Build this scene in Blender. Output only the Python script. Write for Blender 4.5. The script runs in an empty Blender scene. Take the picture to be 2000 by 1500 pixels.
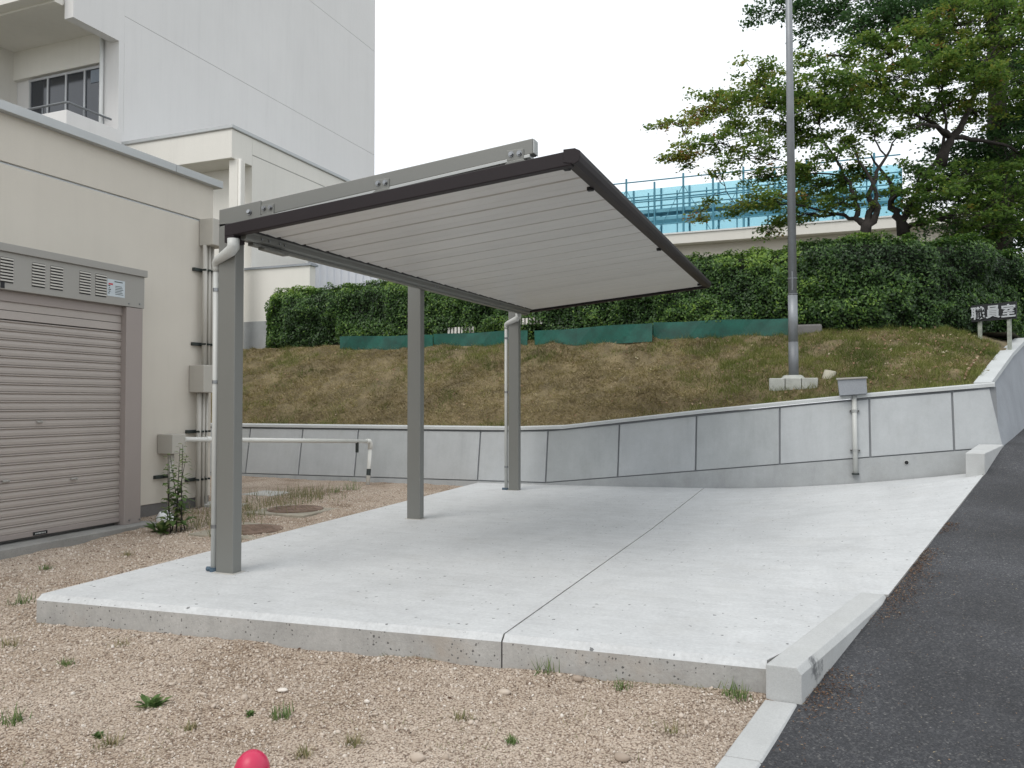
import bpy, math, random
import numpy as np
from mathutils import Vector, Matrix

# ------------------------------------------------------------------ camera, sky, sun, exposure
S = bpy.context.scene
C = S.collection
rad = math.radians
F, CXP, CYP = 1530.0, 1000.0, 750.0          # focal length in pixels of a 2000 px wide picture
YAW, PITCH, EYE = rad(21.4), rad(1.385), 1.2
cam_d = bpy.data.cameras.new('camera'); cam = bpy.data.objects.new('camera', cam_d); C.objects.link(cam)
cam_d.sensor_width = 36.0; cam_d.lens = F / 2000 * 36; cam_d.clip_start = 0.05; cam_d.clip_end = 2000
cam.location = (0, 0, EYE); cam.rotation_euler = (math.pi/2 + PITCH, 0, YAW)
S.camera = cam

SUN_EL, SUN_AZ = rad(52), rad(200)           # azimuth clockwise from +Y: behind the camera, a little left
world = bpy.data.worlds.new('World'); S.world = world; world.use_nodes = True
nt = world.node_tree; nt.nodes.clear()
sky = nt.nodes.new('ShaderNodeTexSky'); sky.sky_type = 'NISHITA'; sky.sun_disc = False
sky.sun_elevation = SUN_EL; sky.sun_rotation = SUN_AZ; sky.air_density = 1.0; sky.dust_density = 3.0
mixw = nt.nodes.new('ShaderNodeMix'); mixw.data_type = 'RGBA'; mixw.inputs[0].default_value = 0.90
mixw.inputs[7].default_value = (11.2, 11.6, 12.0, 1)           # even overcast veil
bg = nt.nodes.new('ShaderNodeBackground'); bg.inputs['Strength'].default_value = 0.10
wo = nt.nodes.new('ShaderNodeOutputWorld')
nt.links.new(sky.outputs[0], mixw.inputs[6]); nt.links.new(mixw.outputs[2], bg.inputs[0]); nt.links.new(bg.outputs[0], wo.inputs[0])
sun_d = bpy.data.lights.new('sun', 'SUN'); sun_d.energy = 1.1; sun_d.angle = rad(35); sun_d.color = (1.0, 0.95, 0.88)
sun = bpy.data.objects.new('sun', sun_d); C.objects.link(sun)
sd = Vector((math.sin(SUN_AZ)*math.cos(SUN_EL), math.cos(SUN_AZ)*math.cos(SUN_EL), math.sin(SUN_EL)))
sun.rotation_euler = sd.to_track_quat('Z', 'Y').to_euler(); sun.location = (0, -10, 20)
S.view_settings.view_transform = 'Standard'; S.view_settings.look = 'None'
S.view_settings.exposure = 0.18; S.view_settings.gamma = 1.0; S.view_settings.use_curve_mapping = False

random.seed(7); rng = np.random.default_rng(7)

# ------------------------------------------------------------------ surveying helper: a line of sight met with a real plane
fwd = Vector((-math.sin(YAW)*math.cos(PITCH), math.cos(YAW)*math.cos(PITCH), math.sin(PITCH)))
rgt = Vector((math.cos(YAW), math.sin(YAW), 0)); upv = rgt.cross(fwd)
def ray(px, py): return rgt*((px-CXP)/F) + upv*((CYP-py)/F) + fwd
E = Vector((0, 0, EYE))
def at_x(px, py, X): d = ray(px, py); return E + d*(X/d.x)
def at_y(px, py, Y): d = ray(px, py); return E + d*(Y/d.y)
def at_z(px, py, Z): d = ray(px, py); return E + d*((Z-EYE)/d.z)

# ------------------------------------------------------------------ materials
def newmat(name):
    m = bpy.data.materials.new(name); m.use_nodes = True
    n = m.node_tree; b = n.nodes['Principled BSDF']; return m, n, b
def mixrgb(n, mode='MIX', fac=1.0):
    x = n.nodes.new('ShaderNodeMix'); x.data_type = 'RGBA'; x.blend_type = mode; x.inputs[0].default_value = fac; return x
def noise(n, vec, scale, detail=4, rough=0.6):
    t = n.nodes.new('ShaderNodeTexNoise'); t.inputs['Scale'].default_value = scale
    t.inputs['Detail'].default_value = detail; t.inputs['Roughness'].default_value = rough
    n.links.new(vec, t.inputs['Vector']); return t
def ramp(n, src, stops):
    r = n.nodes.new('ShaderNodeValToRGB'); n.links.new(src, r.inputs[0])
    e = r.color_ramp.elements
    while len(e) > 1: e.remove(e[-1])
    for i, (p, c) in enumerate(stops):
        k = e[0] if i == 0 else e.new(p)
        k.position = p; k.color = (c[0], c[1], c[2], 1) if len(c) == 3 else c
    return r
def g3(v): return (v, v, v)
def pmat(name, col, rough=0.7, var=0.08, vs=1.5, fine=0.0, fs=60, bump=0.0, bs=80, metal=0.0, spec=0.5,
         pits=0.0, ps=14, stretch=None, streak=0.0, mott=0.0, stains=0.0, stcol=(0.25, 0.2, 0.15)):
    m, n, b = newmat(name)
    geo = n.nodes.new('ShaderNodeNewGeometry'); vec = geo.outputs['Position']
    if stretch:
        mp = n.nodes.new('ShaderNodeMapping'); mp.inputs['Scale'].default_value = stretch
        n.links.new(vec, mp.inputs['Vector']); vec = mp.outputs[0]
    t = noise(n, vec, vs, 5)
    lo = tuple(max(0, c*(1-var)) for c in col); hi = tuple(c*(1+var) for c in col)
    out = ramp(n, t.outputs['Fac'], [(0.3, lo), (0.7, hi)]).outputs[0]
    if fine > 0:
        t2 = noise(n, vec, fs, 3, 0.7)
        r2 = ramp(n, t2.outputs['Fac'], [(0.3, g3(1-fine)), (0.7, g3(1+fine*0.6))])
        x = mixrgb(n, 'MULTIPLY'); n.links.new(out, x.inputs[6]); n.links.new(r2.outputs[0], x.inputs[7]); out = x.outputs[2]
    if stains > 0:
        t3 = noise(n, vec, 2.3, 7, 0.7)
        r3 = ramp(n, t3.outputs['Fac'], [(0.52, g3(0)), (0.72, g3(stains))])
        x = mixrgb(n); n.links.new(r3.outputs[0], x.inputs[0]); n.links.new(out, x.inputs[6]); x.inputs[7].default_value = (*stcol, 1); out = x.outputs[2]
    if pits > 0:
        v = n.nodes.new('ShaderNodeTexVoronoi'); v.inputs['Scale'].default_value = ps; n.links.new(vec, v.inputs['Vector'])
        nn = noise(n, vec, 3.0, 2)
        sc_ = n.nodes.new('ShaderNodeSeparateColor'); n.links.new(v.outputs['Color'], sc_.inputs[0])
        pw = n.nodes.new('ShaderNodeMath'); pw.operation = 'POWER'; pw.inputs[1].default_value = 3.0; n.links.new(sc_.outputs[0], pw.inputs[0])
        dn = noise(n, vec, ps*2.2, 3); dmx = n.nodes.new('ShaderNodeVectorMath'); dmx.operation = 'SCALE'; dmx.inputs['Scale'].default_value = 0.7/ps
        dav = n.nodes.new('ShaderNodeVectorMath'); n.links.new(dn.outputs['Color'], dmx.inputs[0]); n.links.new(vec, dav.inputs[0]); n.links.new(dmx.outputs[0], dav.inputs[1]); n.links.new(dav.outputs[0], v.inputs['Vector'])
        ad0 = n.nodes.new('ShaderNodeMath'); ad0.operation = 'MULTIPLY'; n.links.new(nn.outputs['Fac'], ad0.inputs[0]); n.links.new(pw.outputs[0], ad0.inputs[1])
        ad = n.nodes.new('ShaderNodeMath'); ad.operation = 'MULTIPLY'; ad.inputs[1].default_value = pits*1.9
        n.links.new(ad0.outputs[0], ad.inputs[0])
        cmp = n.nodes.new('ShaderNodeMath'); cmp.operation = 'LESS_THAN'; n.links.new(v.outputs['Distance'], cmp.inputs[0]); n.links.new(ad.outputs[0], cmp.inputs[1])
        x = mixrgb(n); n.links.new(cmp.outputs[0], x.inputs[0]); n.links.new(out, x.inputs[6]); x.inputs[7].default_value = tuple(c*0.3 for c in col)+(1,); out = x.outputs[2]
    if streak > 0:       # rain marks running down
        mp2 = n.nodes.new('ShaderNodeMapping'); mp2.inputs['Scale'].default_value = (1, 1, 0.07); n.links.new(geo.outputs['Position'], mp2.inputs['Vector'])
        t4 = noise(n, mp2.outputs[0], 5.0, 6, 0.7); r4 = ramp(n, t4.outputs['Fac'], [(0.35, g3(1+streak*.4)), (0.55, g3(1)), (0.75, g3(1-streak))])
        x = mixrgb(n, 'MULTIPLY'); n.links.new(out, x.inputs[6]); n.links.new(r4.outputs[0], x.inputs[7]); out = x.outputs[2]
    if mott > 0:         # trowel marks and laitance patches
        for (sx, sy, sc3, am) in ((1.0, 3.5, 2.2, mott), (2.2, 1.0, 0.55, mott*1.2), (1, 1, 7.0, mott*.7), (1, 8, 3.5, mott*.6)):
            mp3 = n.nodes.new('ShaderNodeMapping'); mp3.inputs['Scale'].default_value = (sx, sy, 1); mp3.inputs['Rotation'].default_value = (0, 0, sc3*.35); n.links.new(geo.outputs['Position'], mp3.inputs['Vector'])
            t5 = noise(n, mp3.outputs[0], sc3, 8, 0.72); t5.inputs['Distortion'].default_value = 0.8
            r5 = ramp(n, t5.outputs['Fac'], [(0.33, g3(1-am)), (0.5, g3(1)), (0.66, g3(1+am*.7))])
            x = mixrgb(n, 'MULTIPLY'); n.links.new(out, x.inputs[6]); n.links.new(r5.outputs[0], x.inputs[7]); out = x.outputs[2]
    n.links.new(out, b.inputs['Base Color'])
    b.inputs['Roughness'].default_value = rough; b.inputs['Metallic'].default_value = metal
    b.inputs['Specular IOR Level'].default_value = spec
    if bump > 0:
        tb = noise(n, vec, bs, 4, 0.65)
        bp = n.nodes.new('ShaderNodeBump'); bp.inputs['Strength'].default_value = bump; bp.inputs['Distance'].default_value = 0.01
        n.links.new(tb.outputs['Fac'], bp.inputs['Height']); n.links.new(bp.outputs[0], b.inputs['Normal'])
    return m
def tintmat(name, stops, rough=0.6, transl=0.0, spec=0.3, patch=None):
    """colour picked per leaf / blade / stone from its own stored tint"""
    m, n, b = newmat(name)
    a = n.nodes.new('ShaderNodeAttribute'); a.attribute_name = 'tint'
    r = ramp(n, a.outputs['Fac'], stops); out = r.outputs[0]
    if patch:
        geo = n.nodes.new('ShaderNodeNewGeometry'); t = noise(n, geo.outputs['Position'], patch[0], 4, 0.6)
        rr = ramp(n, t.outputs['Fac'], [(0.4, g3(0)), (0.62, g3(patch[1]))])
        x = mixrgb(n); n.links.new(rr.outputs[0], x.inputs[0]); n.links.new(out, x.inputs[6]); x.inputs[7].default_value = (*patch[2], 1); out = x.outputs[2]
    n.links.new(out, b.inputs['Base Color']); b.inputs['Roughness'].default_value = rough; b.inputs['Specular IOR Level'].default_value = spec
    if transl > 0:
        tr = n.nodes.new('ShaderNodeBsdfTranslucent'); n.links.new(out, tr.inputs[0])
        ms = n.nodes.new('ShaderNodeMixShader'); ms.inputs[0].default_value = transl
        n.links.new(b.outputs[0], ms.inputs[1]); n.links.new(tr.outputs[0], ms.inputs[2])
        n.links.new(ms.outputs[0], n.nodes['Material Output'].inputs[0])
    return m

M = {}
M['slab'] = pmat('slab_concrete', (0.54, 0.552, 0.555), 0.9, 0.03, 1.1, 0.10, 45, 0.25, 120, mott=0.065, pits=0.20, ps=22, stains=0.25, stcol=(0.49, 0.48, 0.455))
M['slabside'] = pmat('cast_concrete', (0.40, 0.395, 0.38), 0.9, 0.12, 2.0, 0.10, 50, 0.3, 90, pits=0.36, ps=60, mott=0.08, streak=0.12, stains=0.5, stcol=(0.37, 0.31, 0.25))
M['kerb'] = pmat('kerb_concrete', (0.48, 0.49, 0.485), 0.9, 0.08, 3.0, 0.10, 110, 0.3, 200, stains=0.3, stcol=(0.33, 0.33, 0.30))
kn = M['kerb'].copy(); kn.name = 'kerb_concrete_scuffed'; n = kn.node_tree; b = n.nodes['Principled BSDF']; M['kerb_scuffed'] = kn      # old tar smear near the kerb's end
src = b.inputs['Base Color'].links[0].from_socket; geo = [q for q in n.nodes if q.type == 'NEW_GEOMETRY'][0]
mp = n.nodes.new('ShaderNodeMapping'); mp.inputs['Location'].default_value = (0.0, -3.98*3.2, 0.065*5); mp.inputs['Scale'].default_value = (0, 3.2, 5); n.links.new(geo.outputs['Position'], mp.inputs['Vector'])
ln0 = n.nodes.new('ShaderNodeVectorMath'); ln0.operation = 'LENGTH'; n.links.new(mp.outputs[0], ln0.inputs[0])
tn0 = noise(n, geo.outputs['Position'], 9, 5, 0.7); ad_ = n.nodes.new('ShaderNodeMath'); ad_.operation = 'MULTIPLY_ADD'; ad_.inputs[1].default_value = 1.4; n.links.new(tn0.outputs['Fac'], ad_.inputs[0]); n.links.new(ln0.outputs['Value'], ad_.inputs[2])
sx_ = n.nodes.new('ShaderNodeSeparateXYZ'); n.links.new(geo.outputs['True Normal'], sx_.inputs[0])
rp = ramp(n, ad_.outputs[0], [(0.0, g3(0.85)), (0.8, g3(.8)), (1.0, g3(0))]); rp.color_ramp.elements[0].position = .55
gt = n.nodes.new('ShaderNodeMath'); gt.operation = 'GREATER_THAN'; gt.inputs[1].default_value = 0.5; n.links.new(sx_.outputs[0], gt.inputs[0])
ml = n.nodes.new('ShaderNodeMath'); ml.operation = 'MULTIPLY'; n.links.new(rp.outputs[0], ml.inputs[0]); n.links.new(gt.outputs[0], ml.inputs[1])
x = mixrgb(n); n.links.new(ml.outputs[0], x.inputs[0]); n.links.new(src, x.inputs[6]); x.inputs[7].default_value = (0.07, 0.075, 0.08, 1); n.links.new(x.outputs[2], b.inputs['Base Color'])
M['wall_panel'] = pmat('smooth_concrete', (0.415, 0.435, 0.445), 0.85, 0.06, 1.2, 0.04, 60, 0.08, 90, streak=0.11, mott=0.035, stains=0.3, stcol=(0.375, 0.385, 0.375))
M['wall_panel_b'] = pmat('smooth_concrete_darker', (0.385, 0.405, 0.41), 0.85, 0.06, 1.2, 0.04, 60, 0.08, 90, streak=0.13, mott=0.04, stains=0.3, stcol=(0.345, 0.36, 0.345))
M['wall_joint'] = pmat('joint_concrete', (0.20, 0.21, 0.22), 0.9, 0.10, 2.0)
M['wall_foot'] = pmat('foot_concrete', (0.36, 0.375, 0.38), 0.9, 0.08, 2.0, 0.06, 70, 0.15, 90, streak=0.12, mott=0.05, stains=0.3, stcol=(0.28, 0.28, 0.26))
M['wall_side'] = pmat('side_concrete', (0.30, 0.32, 0.345), 0.9, 0.10, 1.5, 0.10, 60, 0.2, 90, stains=0.3, stcol=(0.2, 0.2, 0.2))
M['coping'] = pmat('coping_concrete', (0.50, 0.52, 0.52), 0.85, 0.06, 3.0, 0.08, 80, 0.15, 120)
M['cream'] = pmat('cream_render', (0.60, 0.56, 0.49), 0.9, 0.035, 0.7, 0.03, 130, 0.25, 180, streak=0.035, stains=0.15, stcol=(0.53, 0.495, 0.43))
M['white_render'] = pmat('white_render', (0.68, 0.67, 0.66), 0.9, 0.03, 0.35, 0.015, 30, streak=0.045, stains=0.15, stcol=(0.62, 0.61, 0.60))
M['ivory'] = pmat('ivory_render', (0.71, 0.69, 0.64), 0.9, 0.03, 0.5, 0.02, 30, streak=0.04, stains=0.12, stcol=(0.64, 0.62, 0.57))
M['groove'] = pmat('groove_grey', (0.34, 0.335, 0.32), 0.9, 0.03)  # darker grey of the wall joints and drip edge
M['metal_cap'] = pmat('cap_metal', (0.45, 0.465, 0.465), 0.45, 0.04, 2.0, metal=0.3)
M['base_grey'] = pmat('plinth_paint', (0.16, 0.155, 0.15), 0.9, 0.15, 4.0, 0.1, 60)
M['plinth'] = pmat('plinth_concrete', (0.27, 0.265, 0.25), 0.9, 0.14, 3.0, 0.12, 60, 0.4, 90, stains=0.5, stcol=(0.15, 0.16, 0.12))
M['shed_metal'] = pmat('shed_paint', (0.31, 0.30, 0.275), 0.5, 0.03, 1.5, 0.02, 90)
M['shed_pink'] = pmat('shed_frame_paint', (0.31, 0.27, 0.25), 0.5, 0.03, 1.5, 0.02, 90)
M['slat'] = pmat('slat_paint', (0.395, 0.355, 0.325), 0.42, 0.05, 1.3, 0.03, 90)
M['carport'] = pmat('carport_bronze', (0.200, 0.203, 0.190), 0.42, 0.025, 1.0, 0.015, 120, metal=0.25)
M['carport_lt'] = pmat('carport_zinc', (0.42, 0.43, 0.42), 0.35, 0.03, 3.0, metal=0.5)
M['fascia'] = pmat('fascia_brown', (0.020, 0.015, 0.017), 0.5, 0.08, 3.0, spec=0.25)
M['panel'] = pmat('roof_panel_steel', (0.63, 0.62, 0.60), 0.36, 0.07, 0.8, 0.05, 40, stretch=(0.25, 3, 1))
M['panel_gap'] = pmat('roof_panel_seam', (0.05, 0.047, 0.045), 0.6, 0.05)
M['roof_top'] = pmat('roof_steel', (0.30, 0.31, 0.32), 0.5, 0.04, metal=0.3)
M['pvc'] = pmat('pvc_pipe', (0.50, 0.51, 0.49), 0.4, 0.03, 4.0)
M['pvc_white'] = pmat('pvc_white', (0.68, 0.68, 0.64), 0.4, 0.05, 4.0, stains=0.3, stcol=(0.5, 0.48, 0.42))
M['pipe_cream'] = pmat('painted_pipe', (0.46, 0.44, 0.395), 0.5, 0.04, 4.0)
M['box_cream'] = pmat('painted_box', (0.44, 0.42, 0.375), 0.55, 0.03, 2.0)
M['dark_steel'] = pmat('dark_steel', (0.045, 0.055, 0.052), 0.5, 0.1, 8.0, metal=0.4)
M['blue_cap'] = pmat('blue_fitting', (0.06, 0.10, 0.14), 0.5, 0.05)
M['bolt'] = pmat('bolt_steel', (0.28, 0.29, 0.30), 0.3, 0.1, 20, metal=0.8)
M['pole'] = pmat('galvanised', (0.25, 0.265, 0.28), 0.45, 0.12, 5.0, 0.08, 60, metal=0.35)
M['pole_sleeve'] = pmat('galvanised_sleeve', (0.17, 0.18, 0.19), 0.5, 0.12, 5.0, 0.08, 60, metal=0.35)
M['block'] = pmat('weathered_block', (0.40, 0.41, 0.38), 0.95, 0.15, 6.0, 0.1, 60, 0.3, 80, stains=0.5, stcol=(0.22, 0.25, 0.18))
M['stub'] = pmat('old_concrete_pipe', (0.44, 0.42, 0.34), 0.95, 0.15, 8.0, 0.1, 60, stains=0.4, stcol=(0.25, 0.26, 0.18))
M['green_board'] = pmat('green_sheet', (0.006, 0.085, 0.062), 0.6, 0.4, 3.0, 0.2, 30, stains=0.5, stcol=(0.02, 0.045, 0.035))
M['glass'] = pmat('dark_glass', (0.02, 0.025, 0.035), 0.08, 0.2, 2.0, spec=0.8)
M['alu'] = pmat('window_alu', (0.42, 0.43, 0.44), 0.35, 0.03, metal=0.4)
M['curtain'] = pmat('blue_blind', (0.19, 0.22, 0.26), 0.7, 0.1, 6)
M['black'] = pmat('black_paint', (0.008, 0.009, 0.011), 0.6, 0.1)
M['letter'] = pmat('letter_white', (0.42, 0.44, 0.46), 0.6, 0.08, 10)
M['wood_white'] = pmat('weathered_stake', (0.34, 0.36, 0.31), 0.9, 0.25, 12, 0.2, 60)
M['rust'] = pmat('rusty_iron', (0.20, 0.14, 0.105), 0.8, 0.35, 9.0, 0.2, 60, 0.5, 60, metal=0.2)
M['ring'] = pmat('manhole_collar', (0.30, 0.275, 0.22), 0.9, 0.2, 6.0, 0.1, 60, 0.3, 90, stains=0.4, stcol=(0.2, 0.2, 0.14))
M['pad'] = pmat('pale_concrete', (0.46, 0.45, 0.42), 0.9, 0.1, 5.0, 0.1, 60, 0.3, 90)
M['red'] = pmat('red_plastic', (0.55, 0.025, 0.085), 0.33, 0.06, 8.0, spec=0.5, bump=0.06, bs=150)
M['bark'] = pmat('bark', (0.045, 0.038, 0.034), 0.95, 0.35, 12.0, 0.3, 70, 0.6, 60)
M['bark_old'] = pmat('old_bark', (0.075, 0.062, 0.05), 0.95, 0.35, 9.0, 0.3, 60, 0.8, 40)
M['scaff'] = pmat('scaffold_tube', (0.07, 0.22, 0.29), 0.5, 0.1, 3.0, metal=0.3)
M['deckm'] = pmat('scaffold_deck', (0.12, 0.33, 0.42), 0.6, 0.1, 2.0)
M['corr'] = pmat('white_corrugated', (0.60, 0.62, 0.66), 0.5, 0.03, 1.0)
M['sticker'] = pmat('label_paper', (0.50, 0.55, 0.58), 0.4, 0.05, 20)
M['label_red'] = pmat('label_red', (0.45, 0.03, 0.04), 0.4, 0.05)
M['white'] = pmat('white_paint', (0.70, 0.71, 0.70), 0.5, 0.04)
M['soil'] = pmat('bank_soil', (0.165, 0.13, 0.07), 1.0, 0.35, 2.5, 0.3, 40, 0.8, 40)
M['terrace'] = pmat('terrace_earth', (0.10, 0.095, 0.06), 1.0, 0.3, 0.8, 0.2, 20)
M['earth'] = pmat('far_earth', (0.16, 0.15, 0.11), 1.0, 0.2, 0.3, 0.2, 10)
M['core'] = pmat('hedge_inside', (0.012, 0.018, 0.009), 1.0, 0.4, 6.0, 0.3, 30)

# blue mesh sheet: lets light and what is behind it through
m, n, b = newmat('blue_mesh')
b.inputs['Base Color'].default_value = (0.60, 0.78, 0.81, 1); b.inputs['Roughness'].default_value = 0.7
tr = n.nodes.new('ShaderNodeBsdfTransparent'); tr.inputs[0].default_value = (0.70, 0.90, 0.95, 1)
tl = n.nodes.new('ShaderNodeBsdfTranslucent'); tl.inputs[0].default_value = (0.55, 0.84, 0.90, 1)
m1 = n.nodes.new('ShaderNodeMixShader'); m1.inputs[0].default_value = 0.55; m2 = n.nodes.new('ShaderNodeMixShader'); m2.inputs[0].default_value = 0.55
n.links.new(b.outputs[0], m1.inputs[1]); n.links.new(tl.outputs[0], m1.inputs[2]); n.links.new(m1.outputs[0], m2.inputs[1]); n.links.new(tr.outputs[0], m2.inputs[2])
n.links.new(m2.outputs[0], n.nodes['Material Output'].inputs[0]); M['mesh_sheet'] = m

# gravel yard: crushed granite, pinkish beige with fine grains
m, n, b = newmat('crushed_granite'); geo = n.nodes.new('ShaderNodeNewGeometry'); P = geo.outputs['Position']
v = n.nodes.new('ShaderNodeTexVoronoi'); v.inputs['Scale'].default_value = 90; n.links.new(P, v.inputs['Vector'])
r = ramp(n, v.outputs['Distance'], [(0.0, (0.60, 0.52, 0.435)), (0.45, (0.49, 0.415, 0.34)), (0.75, (0.22, 0.17, 0.135))])
t = noise(n, P, 1.3, 6, 0.65); r2 = ramp(n, t.outputs['Fac'], [(0.32, (0.58, 0.52, 0.46)), (0.46, (0.90, 0.87, 0.84)), (0.66, (1.10, 1.10, 1.10))])
x = mixrgb(n, 'MULTIPLY'); n.links.new(r.outputs[0], x.inputs[6]); n.links.new(r2.outputs[0], x.inputs[7])
n.links.new(x.outputs[2], b.inputs['Base Color']); b.inputs['Roughness'].default_value = 1.0; b.inputs['Specular IOR Level'].default_value = 0.1
bp = n.nodes.new('ShaderNodeBump'); bp.inputs['Strength'].default_value = 0.9; bp.inputs['Distance'].default_value = 0.008; bp.invert = True
n.links.new(v.outputs['Distance'], bp.inputs['Height']); n.links.new(bp.outputs[0], b.inputs['Normal']); M['gravel'] = m

# asphalt with light specks
m, n, b = newmat('asphalt'); geo = n.nodes.new('ShaderNodeNewGeometry'); P = geo.outputs['Position']
v = n.nodes.new('ShaderNodeTexVoronoi'); v.inputs['Scale'].default_value = 125; n.links.new(P, v.inputs['Vector'])
r = ramp(n, v.outputs['Color'], [(0.0, (0.022, 0.023, 0.026)), (0.6, (0.045, 0.047, 0.053)), (0.86, (0.085, 0.085, 0.088)), (1.0, (0.20, 0.195, 0.185))])
t = noise(n, P, 0.9, 6, 0.6); r2 = ramp(n, t.outputs['Fac'], [(0.36, g3(0.70)), (0.5, g3(1.0)), (0.66, g3(1.45))])
x = mixrgb(n, 'MULTIPLY'); n.links.new(r.outputs[0], x.inputs[6]); n.links.new(r2.outputs[0], x.inputs[7])
n.links.new(x.outputs[2], b.inputs['Base Color']); b.inputs['Roughness'].default_value = 0.85
bp = n.nodes.new('ShaderNodeBump'); bp.inputs['Strength'].default_value = 0.8; bp.inputs['Distance'].default_value = 0.006; bp.invert = True
n.links.new(v.outputs['Distance'], bp.inputs['Height']); n.links.new(bp.outputs[0], b.inputs['Normal']); M['asphalt'] = m

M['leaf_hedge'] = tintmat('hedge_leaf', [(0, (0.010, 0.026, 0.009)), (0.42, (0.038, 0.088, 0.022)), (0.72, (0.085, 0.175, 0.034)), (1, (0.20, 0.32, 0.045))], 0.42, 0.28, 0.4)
M['leaf_maple'] = tintmat('maple_leaf', [(0, (0.06, 0.125, 0.032)), (0.5, (0.14, 0.235, 0.045)), (0.86, (0.27, 0.30, 0.055)), (0.94, (0.30, 0.24, 0.055)), (1, (0.32, 0.16, 0.06))], 0.5, 0.5)
M['leaf_dark'] = tintmat('dark_leaf', [(0, (0.030, 0.070, 0.028)), (0.6, (0.065, 0.14, 0.045)), (1, (0.13, 0.22, 0.06))], 0.45, 0.42)
M['leaf_weed'] = tintmat('weed_leaf', [(0, (0.06, 0.11, 0.035)), (0.6, (0.12, 0.20, 0.06)), (1, (0.24, 0.27, 0.11))], 0.55, 0.3)
M['dry_weed'] = tintmat('dry_weed', [(0, (0.12, 0.14, 0.06)), (0.5, (0.20, 0.20, 0.09)), (1, (0.36, 0.29, 0.18))], 0.8, 0.2)
M['blade'] = tintmat('bank_blade', [(0, (0.13, 0.10, 0.05)), (0.22, (0.26, 0.21, 0.11)), (0.55, (0.31, 0.275, 0.11)), (0.82, (0.46, 0.37, 0.21)), (1, (0.62, 0.53, 0.36))], 0.8, 0.2, 0.2)
M['blade_green'] = tintmat('green_blade', [(0, (0.08, 0.11, 0.03)), (0.6, (0.19, 0.22, 0.058)), (1, (0.33, 0.31, 0.12))], 0.7, 0.25, 0.2)
M['stone'] = tintmat('gravel_stone', [(0, (0.24, 0.185, 0.145)), (0.25, (0.43, 0.36, 0.295)), (0.75, (0.56, 0.485, 0.41)), (1, (0.68, 0.63, 0.57))], 0.95, 0, 0.15)
M['litter'] = tintmat('leaf_litter', [(0, (0.05, 0.03, 0.02)), (0.5, (0.16, 0.09, 0.06)), (0.85, (0.28, 0.18, 0.11)), (1, (0.40, 0.36, 0.25))], 0.9, 0.1)

# ------------------------------------------------------------------ object helpers
def tag(o, label=None, cat=None, group=None, kind=None):
    if label: o['label'] = label
    if cat: o['category'] = cat
    if group: o['group'] = group
    if kind: o['kind'] = kind
    return o
def thing(name, loc, label, cat, group=None):
    o = bpy.data.objects.new(name, None); C.objects.link(o); o.location = Vector(loc); o.empty_display_size = 0.1
    return tag(o, label, cat, group)
def root_loc(o):
    v = Vector((0, 0, 0))
    while o: v += o.location; o = o.parent
    return v
class MB:
    def __init__(s): s.v = []; s.f = []
    def hexa(s, p):                       # p: 4 bottom (ccw) + 4 top
        k = len(s.v); s.v += [tuple(q) for q in p]
        s.f += [(k+3, k+2, k+1, k), (k+4, k+5, k+6, k+7), (k, k+1, k+5, k+4), (k+1, k+2, k+6, k+5), (k+2, k+3, k+7, k+6), (k+3, k, k+4, k+7)]; return s
    def box(s, x0, x1, y0, y1, z0, z1):
        return s.hexa([(x0, y0, z0), (x1, y0, z0), (x1, y1, z0), (x0, y1, z0), (x0, y0, z1), (x1, y0, z1), (x1, y1, z1), (x0, y1, z1)])
    def prism(s, a, bb):                  # two matching outlines
        k = len(s.v); m_ = len(a); s.v += [tuple(q) for q in a] + [tuple(q) for q in bb]
        s.f.append(tuple(range(k+m_-1, k-1, -1))); s.f.append(tuple(range(k+m_, k+2*m_)))
        for i in range(m_): j = (i+1) % m_; s.f.append((k+i, k+j, k+m_+j, k+m_+i))
        return s
    def tube(s, pts, r, nseg=10, cap=True):
        pts = [Vector(p) for p in pts]; rs = r if isinstance(r, (list, tuple)) else [r]*len(pts)
        k0 = len(s.v); ref = None
        for i, p in enumerate(pts):
            d = (pts[min(i+1, len(pts)-1)] - pts[max(i-1, 0)])
            if d.length < 1e-9: d = Vector((0, 0, 1))
            d.normalize()
            if ref is None: ref = Vector((1, 0, 0)) if abs(d.x) < 0.8 else Vector((0, 1, 0))
            u = (ref - d*ref.dot(d)).normalized(); w = d.cross(u); ref = u
            for j in range(nseg):
                a = 2*math.pi*j/nseg; s.v.append(tuple(p + (u*math.cos(a) + w*math.sin(a))*rs[i]))
        for i in range(len(pts)-1):
            for j in range(nseg):
                a = k0+i*nseg+j; c = k0+i*nseg+(j+1) % nseg; s.f.append((a, c, c+nseg, a+nseg))
        if cap:
            s.f.append(tuple(k0+j for j in range(nseg-1, -1, -1))); e = k0+(len(pts)-1)*nseg; s.f.append(tuple(e+j for j in range(nseg)))
        return s
    def build(s, name, mat, parent=None, bevel=0, smooth=False, seg=2):
        off = root_loc(parent) if parent else Vector((0, 0, 0))
        me = bpy.data.meshes.new(name); me.from_pydata([(a-off.x, b_-off.y, c-off.z) for a, b_, c in s.v], [], s.f); me.update()
        me.materials.append(M[mat] if isinstance(mat, str) else mat)
        o = bpy.data.objects.new(name, me); C.objects.link(o)
        if parent: o.parent = parent
        if smooth:
            for p in me.polygons: p.use_smooth = len(p.vertices) == 4
        if bevel:
            md = o.modifiers.new('bevel', 'BEVEL'); md.width = bevel; md.segments = seg; md.limit_method = 'ANGLE'; md.angle_limit = rad(40)
        return o
def bx(name, mat, parent, *a, bevel=0.004): return MB().box(*a).build(name, mat, parent, bevel)
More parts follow.
